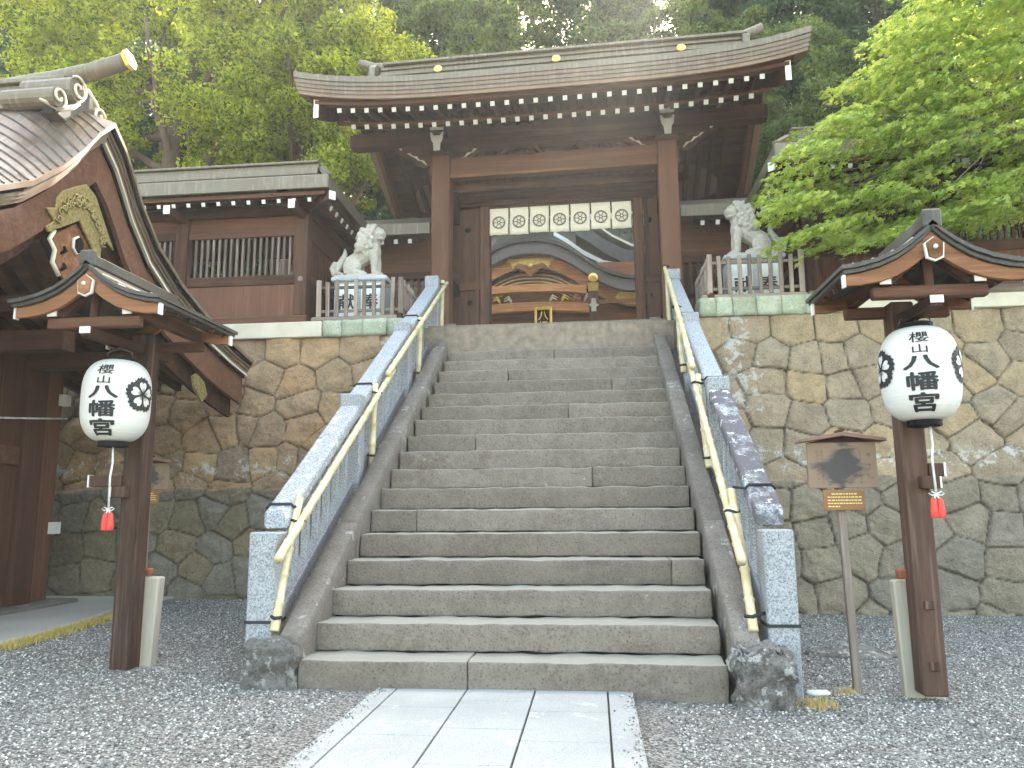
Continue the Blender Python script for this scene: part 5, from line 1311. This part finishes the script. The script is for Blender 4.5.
def broad_tree(name, loc, zc, R3, seed, ncl, per, size, label, m=None, lean=(0, 0), group='broadleaf trees behind the corridors', tr=.28, clear=0):
    t = thing(name, loc, label, 'tree', group); m = m or leaf_b
    cs, (V, F) = crown_broad(seed, R3, ncl, per, size); V = V+np.array([lean[0], lean[1], zc-loc[2]])
    if clear:        # the bare trunk shows in front of its crown
        c4 = V.reshape(-1, 4, 3).mean(1); kp = ~((np.abs(c4[:, 0]-lean[0]*.3) < clear) & (c4[:, 1] < .5)); V = V.reshape(-1, 4, 3)[kp].reshape(-1, 3); F = np.arange(len(V)).reshape(-1, 4)
    link('crown', npmesh('crown', V, F, m), t)
    b = MB(); top = (loc[0]+lean[0]*.6, loc[1]+lean[1]*.6, zc); limb_mesh(b, (loc[0], loc[1], loc[2]-.3), top, tr, tr*.45, 8, .12, seed); b.build('trunk', bark, t, 0, True)
    r_ = random.Random(seed)
    for k in range(9):
        c = cs[r_.randrange(len(cs))]; tt = r_.uniform(.35, .95); st_ = Vector((loc[0], loc[1], loc[2])).lerp(Vector(top), tt)
        b = MB(); limb_mesh(b, tuple(st_), (loc[0]+lean[0]+c[0], loc[1]+lean[1]+c[1], zc+c[2]), tr*.32, .03, 5, .12, seed+k); b.build('limb', bark, t, 0, True)
    return t
broad_tree('broadleaf_tree', (-9.75, 11.0, TZ), 13.0, (5.6, 3.6, 5.0), 31, 430, 260, .13, 'large sunlit yellow green tree with a thick trunk behind the left corridor', None, (.3, 1.6), 'broadleaf trees behind the corridors', .40, .62)
broad_tree('broadleaf_tree', (-7.2, 13.2, TZ), 12.0, (3.5, 2.8, 4.0), 47, 240, 260, .12, 'sunlit yellow green tree between the thick trunk and the gate roof', None, (.4, -.6))
broad_tree('broadleaf_tree', (-15.5, 12.0, TZ), 12.4, (4.2, 3.4, 5.4), 53, 240, 260, .13, 'dense green tree behind the side hall roof')
def conifer_mesh(seed, H, R0, n):
    rs = np.random.RandomState(seed); cs = []; rr = []
    for k in range(n):
        t = rs.rand()**.85; z = H*(.16+.84*t); rad = R0*(1-t)**.75*rs.uniform(.45, 1.05)+.15; a = rs.uniform(0, 6.283)
        cs.append((rad*math.cos(a), rad*math.sin(a), z-rad*.25)); q = .45+.5*(1-t); rr.append((q, q, q*.55))
    return leaf_cloud(cs, np.array(rr), 150, .22, seed+5, .5, .1, .25, .32)
con = []
for i, (H, R0, n) in enumerate(((21, 3.0, 330), (24, 3.3, 360), (18, 2.9, 280))):
    V, F = conifer_mesh(70+i, H, R0, n); me = npmesh('crown', V, F, leaf_c)
    b = MB(); limb_mesh(b, (0, 0, -1), (0, 0, H*.97), .34, .04, 10, .06, i); tk = b.build('trunk', bark, None, 0, True); tme = tk.data; bpy.data.objects.remove(tk); con.append((me, tme, H))
rt = random.Random(12); spots = []
for (x0, x1, n, y, dy) in ((-22, 24, 9, 19.5, 1.6), (-30, 32, 11, 25, 1.8), (-38, 42, 13, 32, 2.5), (-44, 50, 13, 40, 2.5)):
    for k in range(n): spots.append((lerp(x0, x1, (k+.5)/n)+rt.uniform(-1, 1), y+rt.uniform(-dy, dy)))
for i, (x, y) in enumerate(spots):
    me, tme, H = con[i % 3]; z = TZ-.3+max(0, (y-18))*.42
    t = thing('cedar_tree', (x, y, z), 'tall dark cedar in the forest rising behind the shrine', 'tree', 'cedars in the forest behind the shrine'); t['_o'] = (0, 0, 0)
    t.rotation_euler = (0, 0, rt.uniform(0, 6.28)); sc_ = rt.uniform(1.0, 1.25); t.scale = (sc_, sc_, sc_)
    link('crown', me, t); link('trunk', tme, t)
# lighter broadleaf trees standing among the cedars
bm1 = crown_broad(91, (3.0, 3.0, 3.6), 150, 200, .16)[1]; bme = npmesh('crown', bm1[0], bm1[1], leaf_g)
for (x, y, zc, sc_, lab) in ((-3.6, 17.5, 15.2, .9, 'light green tree rising above the left end of the gate roof'), (3.4, 18.5, 15.6, .75, 'light green tree above the middle of the gate roof'), (6.6, 17.0, 13.5, .8, 'light green tree above the right end of the gate roof'), (.3, 20.5, 17.5, 1.15, 'grey green tree behind the middle of the gate ridge'), (12.5, 17, 12.5, 1.0, 'green tree behind the maple at the right edge')):
    t = thing('broadleaf_tree', (x, y, TZ), lab, 'tree', 'broadleaf trees behind the corridors'); t['_o'] = (0, 0, 0)
    c = link('crown', bme, t, (0, 0, zc-TZ)); c.scale = (sc_, sc_, sc_)
    b = MB(); limb_mesh(b, (0, 0, -.3), (0, 0, zc-TZ), .2, .08, 7, .1, int(x)); b.build('trunk', bark, t, 0, True)
# shrubs behind the corridors, seen through the lattices and beside the gate
V, F = crown_broad(101, (1.5, 1.1, 1.5), 60, 230, .10)[1]; sme = npmesh('foliage', V, F, leaf_h)
for i, x in enumerate((-14.5, -12.3, -10.2, -8.1, -6.2, -4.4, 4.4, 6.3, 8.6, 10.8, 13.0)):
    sm = MB(); y = 11.6+.5*math.sin(i*2.2)
    side = 'left' if x < 0 else 'right'
    t = thing('shrub', (x, y, TZ), 'dark evergreen shrub seen behind the %s corridor' % side, 'shrub', 'shrubs behind the %s corridor' % side); t['_o'] = (0, 0, 0)
    c = link('foliage', sme, t, (0, 0, 1.3)); c.rotation_euler = (0, 0, i*1.3); c.scale = (1, 1, 1.15+.25*math.sin(i))
    sm.tube([(0, 0, -.1), (.05, 0, 1.2)], [.07, .03], 7); sm.build('stem', bark, t)

# ------------------------------------------------------------------ maple over the right wall
mp = thing('maple_tree', (8.3, 6.4, TZ), 'bright green maple spreading drooping sprays over the right wall and lantern roof', 'tree')
from mathutils import noise as mnoise
def inside(p, poly):
    x, y = p; c = False
    for i in range(len(poly)):
        (x1, y1), (x2, y2) = poly[i-1], poly[i]
        if (y1 > y) != (y2 > y) and x < (x2-x1)*(y-y1)/(y2-y1)+x1: c = not c
    return c
outl = [(3.0, 5.62), (3.35, 5.85), (3.55, 6.4), (3.95, 6.6), (4.15, 7.1), (4.6, 7.3), (4.75, 7.8), (5.1, 8.3), (6.0, 9.2), (9.5, 9.6), (9.5, 5.3), (7.0, 5.0), (6.2, 5.0), (5.4, 4.9), (4.9, 4.86), (4.4, 4.75), (4.05, 4.78), (3.75, 4.62), (3.45, 4.62), (3.35, 5.0)]
rm = random.Random(21); pads = []
tries = 0
while len(pads) < 560 and tries < 20000:
    tries += 1; x, z = rm.uniform(3.0, 9.5), rm.uniform(4.5, 9.5)
    if not inside((x, z), outl): continue
    if x > 7.0 and rm.random() < .7: continue
    y = rm.uniform(3.9, 6.2); f = (y+5.58)/(4.5+5.58); pads.append(((x-.63)*f+.63, y, (z-1.33)*f+1.33))
rsm = np.random.RandomState(8); LC = []; LD = []; LN = []
for (x, y, z) in pads:
    yaw = rsm.uniform(-.6, .6)+math.pi; n = rsm.randint(60, 100); L_ = rsm.uniform(.30, .52); W_ = rsm.uniform(.16, .28)
    u = rsm.uniform(-1, 1, n); v = rsm.normal(0, .5, n)*(1-.55*np.clip(u, 0, 1)); zz = -.16*(u+.6)**2*.5-.10*np.abs(v)**1.5+rsm.normal(0, .022, n)
    X_ = x+(u*L_)*math.cos(yaw)-(v*W_)*math.sin(yaw); Y_ = y+(u*L_)*math.sin(yaw)+(v*W_)*math.cos(yaw)
    LC.append(np.stack([X_, Y_, z+zz], 1)); d = np.stack([math.cos(yaw)+rsm.normal(0, .5, n), math.sin(yaw)+rsm.normal(0, .5, n)+v*.4, -.45+rsm.normal(0, .25, n)], 1); LD.append(d)
C_ = np.concatenate(LC); D_ = np.concatenate(LD); D_ /= np.linalg.norm(D_, axis=1)[:, None]; m = len(C_)
U_ = np.tile(np.array([0, 0, 1.]), (m, 1))+rsm.normal(0, .35, (m, 3)); S_ = np.cross(D_, U_); S_ /= np.linalg.norm(S_, axis=1)[:, None]; Nn = np.cross(S_, D_)
sz = rsm.uniform(.055, .095, (m, 1)); loc2 = [(0, 0, 0)]; faces = []
for a, ln in ((0, 1.), (.75, .85), (-.75, .85), (1.55, .55), (-1.55, .55)):
    dx, sx = math.cos(a), math.sin(a); b0 = len(loc2)
    loc2 += [(dx*ln*.5-sx*.14, sx*ln*.5+dx*.14, -.02), (dx*ln, sx*ln, -.12*ln), (dx*ln*.5+sx*.14, sx*ln*.5-dx*.14, -.02)]; faces.append((0, b0, b0+1, b0+2))
loc2 = np.array(loc2)
V = C_[:, None]+sz[:, :, None]*(loc2[None, :, 0:1]*D_[:, None]+loc2[None, :, 1:2]*S_[:, None]+loc2[None, :, 2:3]*Nn[:, None])
F = (np.array(faces)[None]+(np.arange(m)*len(loc2))[:, None, None]).reshape(-1, 4)
link('crown', npmesh('crown', V.reshape(-1, 3)-np.array([8.3, 6.4, TZ]), F, leaf_m), mp)
b = MB(); limb_mesh(b, (8.3, 6.4, TZ-.1), (8.0, 6.2, 6.6), .17, .12, 6, .04, 3); b.build('trunk', barkm, mp, 0, True)
tg = [(3.9, 5.0, 5.6), (4.6, 4.6, 6.5), (5.2, 5.0, 7.5), (6.0, 5.4, 8.4), (5.4, 4.4, 5.8), (6.6, 4.6, 6.6), (7.6, 5.4, 8.6), (4.4, 5.6, 5.3), (6.2, 4.2, 5.9)]
for i, g_ in enumerate(tg):
    b = MB(); s_ = Vector((8.0, 6.2, 6.2+.05*i)); e_ = Vector(g_); pts = []
    for k in range(9):
        q = k/8; p = s_.lerp(e_, q)+Vector((0, 0, .35*math.sin(math.pi*q)))+Vector((rm.uniform(-.06, .06), rm.uniform(-.06, .06), rm.uniform(-.05, .05)))*(0 < k < 8); pts.append(p)
    b.tube(pts, [lerp(.075, .012, k/8) for k in range(9)], 7); lb = b.build('limb', barkm, mp, 0, True)
    near = sorted(pads, key=lambda p: (Vector(p)-e_).length)[:12]
    for p in near:
        st_ = pts[rm.randint(4, 7)]; b = MB(); b.tube([st_, Vector(st_).lerp(Vector(p), .5)+Vector((0, 0, .06)), p], [.018, .011, .005], 5); b.build('twig', barkm, lb, 0, True)

# ------------------------------------------------------------------ small things on the ground
def tuft(x, y, z, n, h, m, label, cat='grass tuft', name='grass_tuft', spread=.12):
    b = MB(); r_ = random.Random(int(x*50+y*7))
    for k in range(n):
        a = r_.uniform(0, 6.28); q = r_.uniform(0, spread); px_, py_ = x+q*math.cos(a), y+q*math.sin(a)*.6; hh = h*r_.uniform(.5, 1.1); lx, ly = r_.uniform(-.5, .5)*hh, r_.uniform(-.5, .5)*hh
        b.add([(px_-.004, py_, z-.005), (px_+.004, py_, z-.005), (px_+lx+.001, py_+ly, z+hh)], [(0, 1, 2)])
    tag(b.build(name, m), label, cat)
straw = simple('dry_grass', (.42, .30, .10), .9, 0, .3); moss = simple('sunlit_moss', (.46, .36, .10), .95, 0, .4, 30)  # moss yellow stands in for the patch of sun by the apron
tuft(2.06, .0, gh(2, 0), 130, .07, straw, 'dry yellow grass tuft at the foot of the right footing block', 'grass tuft', 'grass_tuft', .16)
tuft(2.38, .42, gh(2.4, .4), 60, .05, straw, 'small dry grass tuft at the foot of the notice board post')
b = MB(); b.sphere((2.17, .35, gh(2.1, .3)+.01), .07, 10, 6, (1.3, .7, .3)); roughen(tag(b.build('pale_stone', palem), 'flat pale stone beside the right granite end post', 'stone'), .03, .01, 3, 12)
b = MB(); b.sphere((2.9, 1.95, .0), .42, 16, 8, (1, .5, .16)); roughen(tag(b.build('ground_boulder', rockm), 'low flat boulder in the gravel behind the right notice board', 'boulder'), .08, .04, 4, 4)
V, F = leaf_cloud([(-2.33, 5.05, 3.1)], [.09], 70, .05, 5, .9, .3); wd = link('wall_weed', npmesh('wall_weed', V, F, leaf_m)); tag(wd, 'small green weed growing from a joint of the left wall', 'plant')
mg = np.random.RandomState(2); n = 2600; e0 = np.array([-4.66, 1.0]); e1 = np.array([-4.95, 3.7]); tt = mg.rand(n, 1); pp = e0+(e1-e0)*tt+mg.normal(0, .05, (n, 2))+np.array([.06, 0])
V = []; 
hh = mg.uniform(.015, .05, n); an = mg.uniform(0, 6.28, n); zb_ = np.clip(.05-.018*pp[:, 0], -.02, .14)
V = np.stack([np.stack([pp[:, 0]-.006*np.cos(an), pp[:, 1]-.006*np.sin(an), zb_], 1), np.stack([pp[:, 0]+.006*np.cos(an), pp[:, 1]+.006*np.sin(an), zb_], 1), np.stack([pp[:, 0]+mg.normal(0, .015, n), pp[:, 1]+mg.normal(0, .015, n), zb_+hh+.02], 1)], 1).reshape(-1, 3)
tag(link('grass', npmesh('grass', V, np.arange(3*n).reshape(n, 3), moss)), 'yellowish moss and short grass, tinted as if sunlit, along the edge of the concrete apron', 'grass', None, 'stuff')

# ------------------------------------------------------------------ haze, also standing in for lens veil
hm = bpy.data.materials.new('haze'); hm.use_nodes = True; ht = hm.node_tree; ht.nodes.clear()
ho = ht.nodes.new('ShaderNodeOutputMaterial'); pv_ = ht.nodes.new('ShaderNodeVolumePrincipled'); pv_.inputs['Color'].default_value = (.95, .95, .92, 1)
pv_.inputs['Density'].default_value = .0013; pv_.inputs['Anisotropy'].default_value = .35; ht.links.new(pv_.outputs[0], ho.inputs['Volume'])
hb_ = MB().box(-97, 97, -62, 96, -1.5, 62).build('haze', hm); tag(hb_, 'thin haze between the trees, thickened to stand in for lens veil', 'haze', None, 'stuff')
